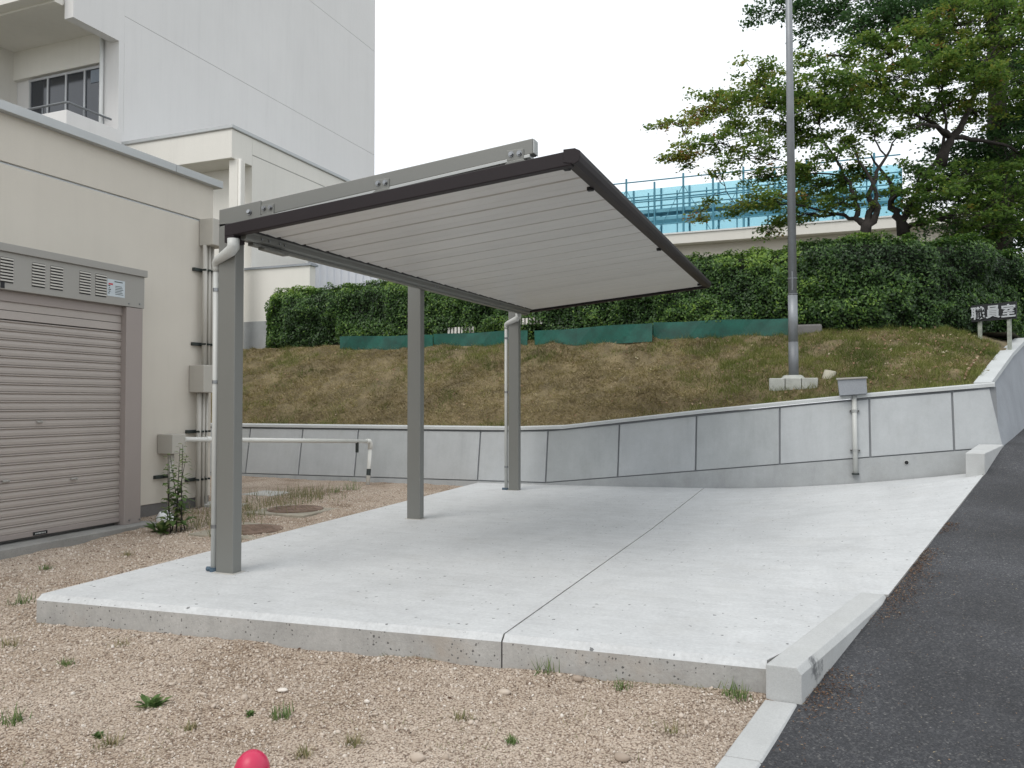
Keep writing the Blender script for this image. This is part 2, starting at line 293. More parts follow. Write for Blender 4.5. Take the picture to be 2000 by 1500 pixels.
def mesh_fast(name, V, k, mat, tint=None, parent=None):
    """V: (n,k,3) array of loose k-gons"""
    nn = V.shape[0]; off = root_loc(parent) if parent else Vector((0, 0, 0))
    V = V.reshape(-1, 3) - np.array([off.x, off.y, off.z])
    me = bpy.data.meshes.new(name); me.vertices.add(nn*k); me.vertices.foreach_set('co', V.astype(np.float32).ravel())
    me.loops.add(nn*k); me.loops.foreach_set('vertex_index', np.arange(nn*k, dtype=np.int32))
    me.polygons.add(nn); me.polygons.foreach_set('loop_start', np.arange(0, nn*k, k, dtype=np.int32)); me.polygons.foreach_set('loop_total', np.full(nn, k, dtype=np.int32))
    me.update(calc_edges=True)
    if tint is not None:
        at = me.attributes.new('tint', 'FLOAT', 'POINT'); at.data.foreach_set('value', np.repeat(tint, k).astype(np.float32))
    me.materials.append(M[mat]); o = bpy.data.objects.new(name, me); C.objects.link(o)
    if parent: o.parent = parent
    return o
def mesh_copies(name, bv, bf, pos, rot, scl, mat, tint, parent=None):
    """many small copies of one low-poly shape in one mesh; rot (n,3,3), scl (n,3)"""
    nn = len(pos); kv = len(bv); kf = len(bf)
    V = np.einsum('nij,nkj->nki', rot, bv[None]*scl[:, None, :]) + pos[:, None, :]
    Fc = (bf[None] + (np.arange(nn)*kv)[:, None, None]).reshape(-1, 3)
    me = bpy.data.meshes.new(name); me.vertices.add(nn*kv); me.vertices.foreach_set('co', V.astype(np.float32).ravel())
    me.loops.add(nn*kf*3); me.loops.foreach_set('vertex_index', Fc.astype(np.int32).ravel())
    me.polygons.add(nn*kf); me.polygons.foreach_set('loop_start', np.arange(0, nn*kf*3, 3, dtype=np.int32)); me.polygons.foreach_set('loop_total', np.full(nn*kf, 3, dtype=np.int32))
    me.update(calc_edges=True)
    at = me.attributes.new('tint', 'FLOAT', 'POINT'); at.data.foreach_set('value', np.repeat(tint, kv).astype(np.float32))
    me.materials.append(M[mat]); o = bpy.data.objects.new(name, me); C.objects.link(o)
    if parent: o.parent = parent
    return o
def rand_rot(n_):
    q = rng.normal(size=(n_, 4)); q /= np.linalg.norm(q, axis=1)[:, None]; w, x_, y_, z_ = q.T
    return np.stack([np.stack([1-2*(y_*y_+z_*z_), 2*(x_*y_-w*z_), 2*(x_*z_+w*y_)], -1), np.stack([2*(x_*y_+w*z_), 1-2*(x_*x_+z_*z_), 2*(y_*z_-w*x_)], -1), np.stack([2*(x_*z_-w*y_), 2*(y_*z_+w*x_), 1-2*(x_*x_+y_*y_)], -1)], -2)
def unit(a): return a/np.maximum(np.linalg.norm(a, axis=-1, keepdims=True), 1e-9)
def leaves(pos, nrm, length, width, fold=0.15):
    """diamond leaves at pos facing nrm (both (n,3)) -> (n,4,3)"""
    nn = len(pos); nrm = unit(nrm); r_ = unit(np.cross(nrm, rng.normal(size=(nn, 3)))); s_ = np.cross(nrm, r_)
    L = length[:, None]; W = width[:, None]
    return np.stack([pos - r_*L*0.5, pos + s_*W*0.5 + nrm*L*fold, pos + r_*L*0.5, pos - s_*W*0.5 + nrm*L*fold], 1)
def vnoise(x, y, sc, seed=0):
    """smooth 2-D value noise, numpy"""
    g = np.random.default_rng(seed).random((256, 256)); x = np.asarray(x, float)*sc+1000; y = np.asarray(y, float)*sc+1000
    i = np.floor(x).astype(int); j = np.floor(y).astype(int); fx = x-i; fy = y-j; fx = fx*fx*(3-2*fx); fy = fy*fy*(3-2*fy)
    a = g[i % 256, j % 256]; b_ = g[(i+1) % 256, j % 256]; c = g[i % 256, (j+1) % 256]; d = g[(i+1) % 256, (j+1) % 256]
    return (a*(1-fx)+b_*fx)*(1-fy)+(c*(1-fx)+d*fx)*fy
def grid(name, X, Y, Z, mat, parent=None, smooth=True):
    ny, nx = X.shape; v = np.stack([X, Y, Z], -1).reshape(-1, 3)
    idx = np.arange(ny*nx).reshape(ny, nx); f = np.stack([idx[:-1, :-1], idx[:-1, 1:], idx[1:, 1:], idx[1:, :-1]], -1).reshape(-1, 4)
    me = bpy.data.meshes.new(name); me.from_pydata(v.tolist(), [], f.tolist()); me.update()
    if smooth: me.polygons.foreach_set('use_smooth', np.ones(len(f), dtype=bool))
    me.materials.append(M[mat]); o = bpy.data.objects.new(name, me); C.objects.link(o)
    if parent: o.parent = parent
    return o

# ------------------------------------------------------------------ lie of the land
I = np.interp
def edge(y):  return I(y, [-6, 3.81, 5.44, 9.6, 10.85, 30], [-2.0, -0.08, 0.39, 1.63, 2.06, 7.8])     # left edge of the road
def z_road(y): return I(y, [-10, 3.0, 3.81, 5.44, 9.6, 10.85, 13.1, 26], [-0.45, -0.19, -0.158, -0.012, 0.44, 0.675, 0.85, 2.3])
def z_edge(y): return I(y, [3.0, 5.44, 9.6, 10.85], [0.0, 0.0, 0.45, 0.41])                            # slab along the road
def z_joint(y): return I(y, [3, 7.5, 10.85], [0.0, 0.0, 0.05])
def z_gravel(x, y):
    b_ = I(y, [-5, 3.5, 9.5, 11], [-0.20, -0.165, -0.07, -0.06])
    return b_ - 0.07*np.clip((-4.9-np.asarray(x))/1.8, 0, 1)*np.clip((8.2-np.asarray(y))/3, 0, 1)
YW, BAT = 10.85, 0.16
def y_face(z): return YW + BAT*z
def z_pb(x): return I(x, [-12, -3.73, 2.06], [-0.03, 0.035, 0.67])          # underside of the wall panels
def z_ct(x): return I(x, [-12, -4.3, -3.5, -1.5, 0.6, 2.06], [0.84, 0.845, 0.875, 1.11, 1.33, 1.46])   # top of coping
def x_rw(y): return 1.94 + 0.298*(np.asarray(y)-11.07)                        # top edge of the wall along the road
def z_rw(y): return I(y, [10.85, 13.2, 15.5, 30], [1.452, 1.93, 2.3, 3.0])
YH = 13.95
def z_bank(x, y):
    x = np.asarray(x, float); y = np.asarray(y, float)
    s = np.clip((y-11.15)/(YH-11.15), 0, 1.6); t_ = np.where(s < 1, s**0.92, 1+(s-1)*0.1)
    zc = z_ct(x)-0.004; z = zc + (2.38-zc)*np.minimum(t_, 1.02)
    d = x_rw(y)-0.14-x; k = np.clip(1-d/.8, 0, 1)**1.6
    z = z*(1-k) + (z_rw(y)-0.035)*k; f = np.clip((y-11.20)/.30, 0, 1)
    return np.where(z > z_ct(x)-.015, z*f + (z_ct(x)-.015)*(1-f), z)

# ------------------------------------------------------------------ SETTING
g = 300
tag(MB().hexa([(-g, -g, -1.2), (g, -g, -1.2), (g, g, -1.2), (-g, g, -1.2), (-g, -g, -1.0), (g, -g, -1.0), (g, g, -1.0), (-g, g, -1.0)]).build('ground', 'earth'), kind='structure')

xs = np.arange(-13.0, 1.21, 0.05); ys = np.concatenate([np.arange(-4, 1.5, 0.25), np.arange(1.5, 11.0, 0.05)])
X, Y = np.meshgrid(xs, ys)
lim = edge(Y)-np.where(Y < 3.8, 0.150, 0.06); X = np.minimum(X, lim)
Z = z_gravel(X, Y) + (vnoise(X, Y, 3.0, 1)-0.5)*0.035 + (vnoise(X, Y, 11, 2)-0.5)*0.014 + (vnoise(X, Y, 27, 3)-0.5)*0.009
kk_ = np.clip(1-(edge(Y)-.15-X)/.35, 0, 1)*(Y < 3.79); Z = Z*(1-kk_)+(z_road(Y)-.004)*kk_
under = (Y > 3.9) & (X > -4.35); Z = np.where(under, -0.22, Z)
tag(grid('gravel_yard', X, Y, Z, 'gravel'), kind='structure')

# road
ys_ = np.concatenate([np.arange(-6, 12, 0.2), np.arange(12, 32, 1.0)]); ws = np.concatenate([[0, .1, .3], np.arange(.6, 9, .4)])
Yr = np.repeat(ys_[:, None], len(ws), 1); Xr = edge(Yr)-0.02+ws[None]; Zr = z_road(Yr)+(vnoise(Xr, Yr, 1.5, 5)-0.5)*0.012
tag(grid('road', Xr, Yr, Zr, 'asphalt'), kind='structure')

# slab: two bays with an open joint
def bay(name, xl, xr, yr0, yr1, zf, zf_r, nx, ys):
    rows = []
    V = []; 
    for y in ys:
        a, b_ = xl(y), xr(y); zl, zr_ = zf(y), zf_r(y); row = []
        for k in range(nx+1):
            u = k/nx; row.append((a+(b_-a)*u, y, zl+(zr_-zl)*u*u*(1.3-0.3*u) if zr_ != zl else zl))
        V.append(row)
    return np.array(V)
def slab_bay(name, xl, xr, zl, zr_, nx, yA, yB, sides):
    ys = sorted(set([round(v_, 4) for v_ in list(np.arange(4.0, yB-0.1, 0.25)) + [5.43, 5.45, yB]]))
    V = bay(name, xl, xr, 0, 0, zl, zr_, nx, [0]+ys) if False else None
    top = []
    for i, y in enumerate([None, None]+ys):
        row = []
        for k in range(nx+1):
            u = k/nx
            yy = ys[0] if y is None else y
            if y is None:                      # front edge follows the slightly skewed front line
                xx = xl(3.6)+(xr(3.8)-xl(3.6))*u; yy = front_y(xx)+(0.0 if i == 0 else 0.035)
                z = -0.032 if i == 0 else 0.0
            else:
                a, b_ = xl(yy), xr(yy); xx = a+(b_-a)*u; z = zl(yy)+(zr_(yy)-zl(yy))*(u**1.6)
            row.append((xx, yy, z))
        top.append(row)
    T = np.array(top); mb = MB(); ny = len(top)
    for r_ in top: mb.v += r_
    q = nx+1
    for i in range(ny-1):
        for k in range(nx): mb.f.append((i*q+k, i*q+k+1, (i+1)*q+k+1, (i+1)*q+k))
    o = mb.build(name, 'slab', smooth=False); tag(o, kind='structure')
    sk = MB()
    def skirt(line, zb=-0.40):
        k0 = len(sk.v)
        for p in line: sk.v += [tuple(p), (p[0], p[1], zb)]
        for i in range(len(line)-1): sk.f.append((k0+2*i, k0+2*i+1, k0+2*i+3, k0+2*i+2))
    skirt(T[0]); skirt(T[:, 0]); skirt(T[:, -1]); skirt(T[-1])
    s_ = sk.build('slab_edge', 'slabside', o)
    return o
def front_y(x): return I(x, [-4.6, -1.53, -0.2], [3.50, 3.77, 3.835])
xJ = lambda y: I(y, [3.7, 10.85], [-1.535, -1.46])
slab_l = slab_bay('concrete_slab', lambda y: I(y, [3.5, 10.85], [-4.56, -4.80]), lambda y: xJ(y)-0.005, lambda y: 0.0, z_joint, 12, 3.5, 10.85, 0)
slab_r = slab_bay('concrete_slab', lambda y: xJ(y)+0.005, lambda y: float(edge(y))-(0.155 if y < 5.44 else 0.0), z_joint, z_edge, 10, 3.5, 10.85, 0)
# the bank and the terrace behind it
ys_ = np.concatenate([np.arange(11.12, 14.3, 0.08), [14.8, 15.5]]); us = np.linspace(0, 1, 200)
Yb = np.repeat(ys_[:, None], len(us), 1); Xb = -13.5 + (x_rw(Yb)-0.085+13.5)*us[None]
Zb = z_bank(Xb, Yb) + ((vnoise(Xb, Yb, 2.2, 8)-0.5)*0.07 + (vnoise(Xb, Yb, 7, 9)-0.5)*0.065)*np.clip((Yb-11.2)/.4, 0, 1)
tag(grid('grass_bank', Xb, Yb, Zb, 'soil'), kind='structure')
ysT = np.array([14.6, 16, 18, 22, 30, 60, 120, 250.]); usT = np.linspace(0, 1, 12)
YT = np.repeat(ysT[:, None], 12, 1); XT = -120+(np.where(YT < 30, x_rw(YT)-.1, 100)+120)*usT[None]
tag(grid('terrace', XT, YT, np.full_like(XT, 2.34), 'terrace'), kind='structure')

# ------------------------------------------------------------------ RETAINING WALL
rw = thing('retaining_wall', (-3.73, YW, 0), 'long grey concrete retaining wall of framed panels, holding up the dry grass bank', 'retaining wall')
PJ = [-13.5+0.0]; PJ = [-3.73-1.085*k for k in range(9, 0, -1)] + [-3.73, -2.66, -1.58, -0.49, 0.60, 1.54, 2.02]
def face_pt(x, z, out=0.0): return (x, y_face(z)-out, z)
body = MB()
xs_ = [-14.0]+PJ+[2.0]
xs_ = sorted(set([-14.0]+PJ)); 
for a, b_ in zip(xs_[:-1], xs_[1:]):
    za, zb_ = z_ct(a)-.06, z_ct(b_)-.06
    ya, yb_ = y_face(za), y_face(zb_)
    body.hexa([(a, y_face(-.4)+.02, -.4), (b_, y_face(-.4)+.02, -.4), (b_, 11.3, -.4), (a, 11.3, -.4), (a, ya+.02, za), (b_, yb_+.02, zb_), (b_, 11.3, zb_), (a, 11.3, za)])
body.build('wall_body', 'wall_joint', rw)
for a, b_ in zip(PJ[:-1], PJ[1:]):
    a2, b2 = a+0.011, b_-0.011
    za, zb_ = z_pb(a2)+.008, z_pb(b2)+.008; ta, tb = z_ct(a2)-.085, z_ct(b2)-.085
    bk = 0.03; b3 = b2
    if b_ > 2.0: b2 = 2.055; b3 = 1.945
    MB().hexa([face_pt(a2, za), face_pt(b2, zb_), face_pt(b2, zb_, -bk), face_pt(a2, za, -bk), face_pt(a2, ta), face_pt(b3, tb), face_pt(b3, tb, -bk), face_pt(a2, ta, -bk)]).build('wall_panel', random.choice(['wall_panel', 'wall_panel', 'wall_panel_b']), rw, 0.006)
ft = MB()
fx = [-14.0]+[p for p in PJ]
for a, b_ in zip(fx[:-1], fx[1:]):
    za, zb_ = z_pb(a)-.006, z_pb(b_)-.006
    ft.hexa([face_pt(a, -.4, .0), face_pt(b_, -.4, .0), face_pt(b_, -.4, -.05), face_pt(a, -.4, -.05), face_pt(a, za, .0), face_pt(b_, zb_, .0), face_pt(b_, zb_, -.05), face_pt(a, za, -.05)])
ft.build('footing', 'wall_foot', rw)
cp = MB(); cx = [-14.0, -9, -4.3, -3.9, -3.5, -2.5, -1.5, 0.6, 2.0]
def coping_sec(x, z, y): return [(x, y-.035, z-.055), (x, y+.15, z-.055), (x, y+.15, z), (x, y-.02, z), (x, y-.035, z-.015)]
k0 = 0
for i, x in enumerate(cx):
    z = z_ct(x); cp.v += coping_sec(x, z, y_face(z))
for i in range(len(cx)-1):
    for j in range(5): a = i*5+j; c = i*5+(j+1) % 5; cp.f.append((a, a+5, c+5, c))
cp.f.append((0, 1, 2, 3, 4)); e = (len(cx)-1)*5; cp.f.append((e+4, e+3, e+2, e+1, e))
cp.build('coping', 'coping', rw)
# return wall along the road
rs = MB(); yy = [10.85, 13.2, 15.5, 30]
def rwp(y, z, out=0): return (edge(y) - BAT*(z-z_road(y))*1.0 + out, (y_face(z)+.012) if y < 11 else y, z)
for a, b_ in zip(yy[:-1], yy[1:]):
    za, zb_ = z_rw(a)-.06, z_rw(b_)-.06
    lo = lambda y: float(z_road(y))-.3
    rs.hexa([rwp(a, lo(a)-.0), rwp(b_, lo(b_)), (rwp(b_, lo(b_))[0]-.5, b_, lo(b_)), (rwp(a, lo(a))[0]-.4, a+.12, lo(a)),
             rwp(a, za), rwp(b_, zb_), (rwp(b_, zb_)[0]-.3, b_, zb_), (rwp(a, za)[0]-.25, a+.25, za)])
rs.build('return_wall', 'wall_side', rw)
rc = MB()
for a, b_ in zip(yy[:-1], yy[1:]):
    za, zb_ = z_rw(a), z_rw(b_); pa, pb = rwp(a, za), rwp(b_, zb_)
    ya = pa[1]-.035 if a < 11 else a
    rc.hexa([(pa[0]+.035, ya, za-.055), (pb[0]+.035, b_, zb_-.055), (pb[0]-.16, b_, zb_-.055), (pa[0]-.16, ya, za-.055),
             (pa[0]+.03, ya, za+.002), (pb[0]+.03, b_, zb_+.002), (pb[0]-.16, b_, zb_+.002), (pa[0]-.16, ya, za+.002)])
rc.build('coping', 'coping', rw)
# weep pipe
wp = at_y(1770, 903, YW+.1); wy = y_face(wp.z)
MB().tube([(wp.x, wy-.012, wp.z), (wp.x, wy+.03, wp.z)], .030, 14).build('weep_pipe', 'pvc', rw)
MB().tube([(wp.x, wy-.016, wp.z), (wp.x, wy+.0, wp.z)], .023, 14).build('weep_hole', 'black', rw)

# ------------------------------------------------------------------ KERBS
GK = 'concrete kerb stones along the asphalt'
def kerb(name, ya, yb_, zt, zb_, label, off=0.155):
    a, b_ = edge(ya), edge(yb_); mb = MB()
    def sec(x, y, zt_, zb2): return [(x-off, y, zb2), (x, y, zb2), (x, y, zt_-.03), (x-.022, y, zt_), (x-off, y, zt_)]
    mb.prism(sec(a, ya, zt(ya), zb_), sec(b_, yb_, zt(yb_), zb_)); o = mb.build(name, 'kerb_scuffed' if 'tapering' in label else 'kerb', None, 0.004); tag(o, label, 'kerb', GK); return o
kerb('kerb_stone', 3.79, 5.44, lambda y: 0.004, -.4, 'tapering grey kerb flush with the slab corner, its face stained dark beside the asphalt')
zl = lambda y: float(z_road(y))+.008
lab = ['low kerb stone butted against the slab corner, between gravel and asphalt', 'second low kerb stone from the slab corner, at the bottom of the picture', 'low kerb stone third from the slab corner']
yk = 3.785
for i in range(3): kerb('kerb_stone', yk-.60+.0, yk-.006, zl, -.45, lab[i]); yk -= .60
mb = MB()   # upstand block at the foot of the wall corner
a = Vector((1.46, 9.6, 0)); 
mb.hexa([(1.455, 9.6, .35), (1.635, 9.6, .35), (2.06, 10.93, .5), (1.80, 10.93, .5), (1.455, 9.6, .665), (1.635, 9.6, .665), (2.06, 10.93, .70), (1.80, 10.93, .70)])
tag(mb.build('kerb_stone', 'kerb', None, 0.008), 'short raised kerb block at the foot of the retaining wall corner', 'kerb', GK)

# ------------------------------------------------------------------ GARAGE BUILDING (left)
XB = -7.3; YC = 7.99
gb = thing('storage_building', (XB, 3, -.1), 'low cream rendered building with flat roof and grey metal coping, left of the carport', 'building')
bx('wall', 'cream', gb, -15, XB, -6, YC, .015, 3.505)
MB().prism([(XB-.3, -5.99, 3.505), (XB-.001, -5.99, 3.505), (XB-.028, -5.99, 3.538), (XB-.3, -5.99, 3.54)], [(XB-.3, YC-.001, 3.505), (XB-.001, YC-.001, 3.505), (XB-.028, YC-.001, 3.538), (XB-.3, YC-.001, 3.54)]).build('wall_groove', 'coping', gb)
bx('wall', 'cream', gb, -15, XB+.004, -6, YC+.003, 3.53, 3.995)
bx('base_band', 'base_grey', gb, -15, XB-.012, -6, YC-.012, -.35, .018)
segs = [-6.1, 2.0, 4.58, 7.28, YC+.09]
for a, b_ in zip(segs[:-1], segs[1:]):
    MB().box(-15.1, XB+.09, a+.003, b_-.003, 3.992, 4.085).build('coping', 'metal_cap', gb, .004)

# roller shutter store
XS = -7.0
sh = thing('shutter_garage', (XS, 5, -.12), 'pinkish grey roller shutter store with louvred header, against the cream building', 'garage')
pl = MB().box(XB-.01, XS+.15, 2.6, 6.70, -.45, -.12).build('concrete_plinth', 'plinth', sh, .01)
y1 = 6.38
bx('post', 'shed_pink', sh, XB-.01, XS, y1, 6.60, -.12, 2.245)
bx('post', 'shed_pink', sh, XB-.01, XS, 2.9, 3.12, -.12, 2.245)
hd = bx('header', 'shed_metal', sh, XB-.01, XS+.004, 2.86, 6.615, 2.25, 2.60)
bx('header_cap', 'shed_metal', sh, XB-.01, XS+.03, 2.84, 6.635, 2.60, 2.675)
bx('lintel', 'shed_pink', sh, XB, XS-.06, 3.12, y1, 2.15, 2.25)
bx('backing', 'base_grey', sh, XB, XS-.14, 3.12, y1, -.12, 2.2)
# shutter slats
prof = [(.000, 0), (.006, .004), (.010, .030), (.006, .058), (.001, .060), (.004, .0635), (.016, .068), (.018, .073), (.012, .077), (-.002, .0795), (-.004, .0835), (-.014, .042)]
me0 = None
for k in range(24):
    z0 = -.035+.0838*k
    if me0 is None:
        A = [(XS-.085+p, 3.12, z0+q) for p, q in prof]; B = [(XS-.085+p, y1, z0+q) for p, q in prof]
        o = MB().prism(A, B).build('slat', 'slat', sh); me0 = o.data
        for p in me0.polygons: p.use_smooth = False
    else:
        o = bpy.data.objects.new('slat', me0); C.objects.link(o); o.parent = sh; o.location = (0, 0, .0838*k)
bx('slat', 'slat', sh, XS-.10, XS-.075, 3.12, y1, 1.985, 2.065)
bx('slat', 'slat', sh, XS-.10, XS-.078, 3.12, y1, 2.07, 2.15)
bb = bx('bottom_bar', 'shed_pink', sh, XS-.11, XS-.06, 3.12, y1, -.085, -.035)
p = at_x(78, 1038, XS-.06)
pb = bx('maker_plate', 'black', sh, XS-.06, XS-.05, p.y-.075, p.y+.075, -.078, -.044)
mb = MB(); yq = p.y-.055
for k, w in enumerate([.012, .009, .014, .010, .013, .008, .012]): mb.box(XS-.0502, XS-.0485, yq, yq+w*.8, -.068, -.054); yq += .016
mb.build('lettering', 'pvc', pb)['kind'] = 'stuff'
for px, py, w in ((78, 824, .05), (12, 940, .06), (145, 935, .07)):
    q = at_x(px, py, XS-.06); 
    ring = MB().tube([(XS-.064+.0, q.y-w*.5, q.z), (XS-.052, q.y, q.z), (XS-.064, q.y+w*.5, q.z)], .012, 8).build('shutter_handle', 'shed_metal', sh)
# louvres
for a, b_, ty, by in ((0, 25, 496, 541), (62, 87, 509, 551), (98, 122, 514, 556), (155, 176, 525, 564), (186, 207, 530, 568), (-40, -14, 487, 534)):
    p0, p1 = at_x(a, ty, XS), at_x(b_, by, XS)
    back = bx('vent_back', 'black', sh, XS+.0045, XS+.0055, p0.y, p1.y, p1.z+.005, p0.z, bevel=0); back['label'] = 'dark slots behind louvre blades'
    v_ = MB(); nn = 8; zt, zb_ = p0.z-.0, at_x(a, by+ (ty-ty), XS).z
    h_ = (2.545-2.315)/nn
    zt = 2.545
    for k in range(nn):
        z = zt-k*h_
        v_.prism([(XS+.006, p0.y, z-.002), (XS+.016, p0.y+.004, z-.018), (XS+.006, p0.y, z-.019)], [(XS+.006, p1.y, z-.002), (XS+.016, p1.y-.004, z-.018), (XS+.006, p1.y, z-.019)])
    o = v_.build('louvre_vent', 'pipe_cream', sh)
    back.data.vertices.foreach_set('co', np.array([[v.co.x, v.co.y, (2.547 if v.co.z > 2.5 else (2.313)) - root_loc(sh).z] if True else 0 for v in back.data.vertices]).ravel()) if False else None
    back.data.transform(Matrix.Identity(4))
    zz = [v.co.z for v in back.data.vertices]; zm = (max(zz)+min(zz))/2
    for v in back.data.vertices: v.co.z = (2.547 if v.co.z > zm else 2.313) - root_loc(sh).z
q0, q1 = at_x(209, 543, XS), at_x(243, 572, XS)
st = bx('warning_label', 'sticker', sh, XS+.0045, XS+.006, q0.y, q1.y, 2.335, 2.515, bevel=0)
bx('label_red_mark', 'label_red', st, XS+.0062, XS+.007, q0.y+.015, q0.y+.07, 2.455, 2.472, bevel=0)
mb = MB()
for k in range(6): mb.box(XS+.0062, XS+.0068, q0.y+.10, q1.y-.02-.01*(k % 3), 2.36+k*.017, 2.366+k*.017)
mb.box(XS+.0062, XS+.0068, q0.y+.09, q1.y-.03, 2.49, 2.50)
for k in range(5): mb.box(XS+.0062, XS+.0068, q0.y+.012+.006*(k % 2), q0.y+.03+.008*(k % 3), 2.36+k*.02, 2.370+k*.02)
mb.build('label_print', 'dark_steel', st)['kind'] = 'stuff'
q = at_x(5, 556, XS+.006); bx('keyhole', 'black', sh, XS+.0045, XS+.007, q.y-.02, q.y+.02, q.z-.03, q.z+.03, bevel=0)
for px, py in ((251, 593), (272, 594), (252, 1016), (272, 1014)):
    q = at_x(px, py, XS); MB().tube([(XS, q.y, q.z), (XS+.012, q.y, q.z)], .008, 8).build('bolt', 'bolt', sh)

# ------------------------------------------------------------------ boxes and conduits on the building corner
def ebox(y0, y1_, z0, z1, label, dx=.24):
    o = MB().box(XB+.006, XB+dx, y0, y1_, z0, z1).build('junction_box', 'box_cream', None, .008)
    tag(o, label, 'junction box', 'painted junction boxes on the cream wall'); return o
ebox(7.75, 8.0, 3.19, 3.53, 'uppermost cream junction box, high on the wall corner beside the carport post', .225)
ebox(7.60, 7.90, 1.33, 1.67, 'middle cream junction box on the wall, half way down the conduits')
ebox(7.11, 7.32, .60, .83, 'lowest cream junction box, where the long white pipe starts')
def conduit(pts, r, mat, label, cat='pipe', grp=None, seg=10):
    o = MB().tube(pts, r, seg).build('conduit', mat, None, smooth=True); tag(o, label, cat, grp); return o
GP = 'vertical conduits on the cream wall'
for y, r, lu, ll in ((7.765, .030, 'thickest upper conduit between the top and middle junction boxes', 'thickest lower conduit, left of three under the middle junction box'),
                     (7.84, .020, 'middle upper conduit between the top and middle junction boxes', 'middle lower conduit of three under the middle junction box'),
                     (7.90, .018, 'thin upper conduit nearest the wall corner, above the middle box', 'thin lower conduit nearest the wall corner, under the middle box')):
    conduit([(XB+.09, y, 3.19), (XB+.09, y, 1.67)], r, 'pipe_cream', lu, grp=GP)
    y2 = y-.09; conduit([(XB+.10, y2, 1.33), (XB+.10, y2, -.09)], r, 'pipe_cream', ll, grp=GP)
conduit([(XB+.13, 7.20, .60), (XB+.13, 7.20, -.13)], .036, 'pipe_cream', 'thick stub conduit under the lowest junction box, behind the tall weed', grp=GP)
for y0, y1_, py in ((7.64, 7.95, 524), (7.63, 7.95, 671), (7.55, 7.88, 843), (7.55, 7.88, 937), (7.06, 7.30, 932)):
    z = at_x(385, py, XB+.1).z if py != 932 or y0 > 7.5 else at_x(320, py, XB+.1).z
    cl = thing('pipe_clamp', (XB, y0, z), {524: 'topmost dark strut clamp across the wall conduits', 671: 'dark strut clamp on the conduits just above the middle box', 843: 'dark strut clamp below the middle box, beside the white pipe',
         937: 'lowest dark strut clamp on the three conduits', 932: 'dark strut clamp on the thick stub conduit by the weed'}[py], 'clamp', 'dark strut clamps on the wall')
    MB().box(XB, XB+.045, y0, y1_, z-.02, z+.02).build('strut', 'dark_steel', cl, .003)
    ys2 = [7.765, 7.84, 7.90] if py in (524, 671) else ([7.675, 7.75, 7.81] if y0 > 7.5 else [7.20])
    for q in ys2: MB().box(XB+.045, XB+.14, q-.03, q-.024, z-.012, z+.012).box(XB+.045, XB+.14, q+.024, q+.03, z-.012, z+.012).build('strap', 'dark_steel', cl)['kind'] = 'stuff'
# long white pipe
wpp = thing('white_pipe', (-7.05, 7.3, .7), 'long white plastic pipe running across to the retaining wall and bending down', 'pipe')
e1 = at_y(724, 862, 10.62); e0 = Vector((-7.06, 7.30, .765)); dn = at_y(718, 951, 10.52)
MB().tube([e0, e1+(e0-e1).normalized()*.05], .030, 12).build('pipe_run', 'pvc_white', wpp, smooth=True)
dd = (dn-e1).normalized()
MB().tube([e1+(e0-e1).normalized()*.10, e1+(e0-e1).normalized()*.03, e1+dd*.03, e1+dd*.12], .039, 12).build('elbow', 'pvc_white', wpp, smooth=True)
MB().tube([e1+dd*.05, dn], .030, 12).build('pipe_drop', 'pvc_white', wpp, smooth=True)
MB().tube([e1+dd*.43, e1+dd*.53], .034, 12).build('black_tape', 'dark_steel', wpp)
for t_ in (.10, .22): 
    c_ = e0.lerp(e1, t_); MB().tube([c_-(e1-e0).normalized()*.03, c_+(e1-e0).normalized()*.03], .038, 12).build('collar', 'pvc_white', wpp)
c_ = e0.lerp(e1, .915)
MB().box(c_.x-.012, c_.x+.012, c_.y-.01, c_.y+.20, c_.z-.02, c_.z+.02).box(c_.x-.02, c_.x+.02, c_.y-.05, c_.y-.02, c_.z-.17, c_.z+.0).build('wall_bracket', 'dark_steel', wpp, .002)

# ------------------------------------------------------------------ cable box and conduit on the retaining wall
cb = thing('cable_box', (.42, 10.9, 1.3), 'grey tilted cable box sitting on the retaining wall coping above a conduit', 'junction box')
A0 = at_y(1636, 742, 10.93); A1 = at_y(1692, 739, 10.93); B0 = at_y(1640, 773, 10.93); B1 = at_y(1694, 769, 10.93)
y0 = 10.90
def yy_(p, dy): return (p.x, p.y+dy, p.z)
MB().hexa([yy_(B0, 0), yy_(B1, 0), yy_(B1, .20), yy_(B0, .20), yy_(A0, .0), yy_(A1, 0), yy_(A1, .20), yy_(A0, .20)]).build('box_body', 'wall_side', cb, .006)
MB().hexa([(A0.x-.015, A0.y-.02, A0.z), (A1.x+.015, A1.y-.02, A1.z), (A1.x+.015, A1.y+.22, A1.z+.01), (A0.x-.015, A0.y+.22, A0.z+.01), (A0.x-.015, A0.y-.02, A0.z+.015), (A1.x+.015, A1.y-.02, A1.z+.015), (A1.x+.015, A1.y+.22, A1.z+.03), (A0.x-.015, A0.y+.22, A0.z+.03)]).build('box_lid', 'shed_metal', cb, .003)
t0 = at_y(1668, 772, 10.98); t1 = at_y(1671, 927, 10.86); t0 = Vector((t1.x+.0, y_face(t0.z)-.04, t0.z)); t1.y = y_face(t1.z)-.04
MB().tube([t0, t1], .030, 12).build('conduit', 'pvc', cb, smooth=True)
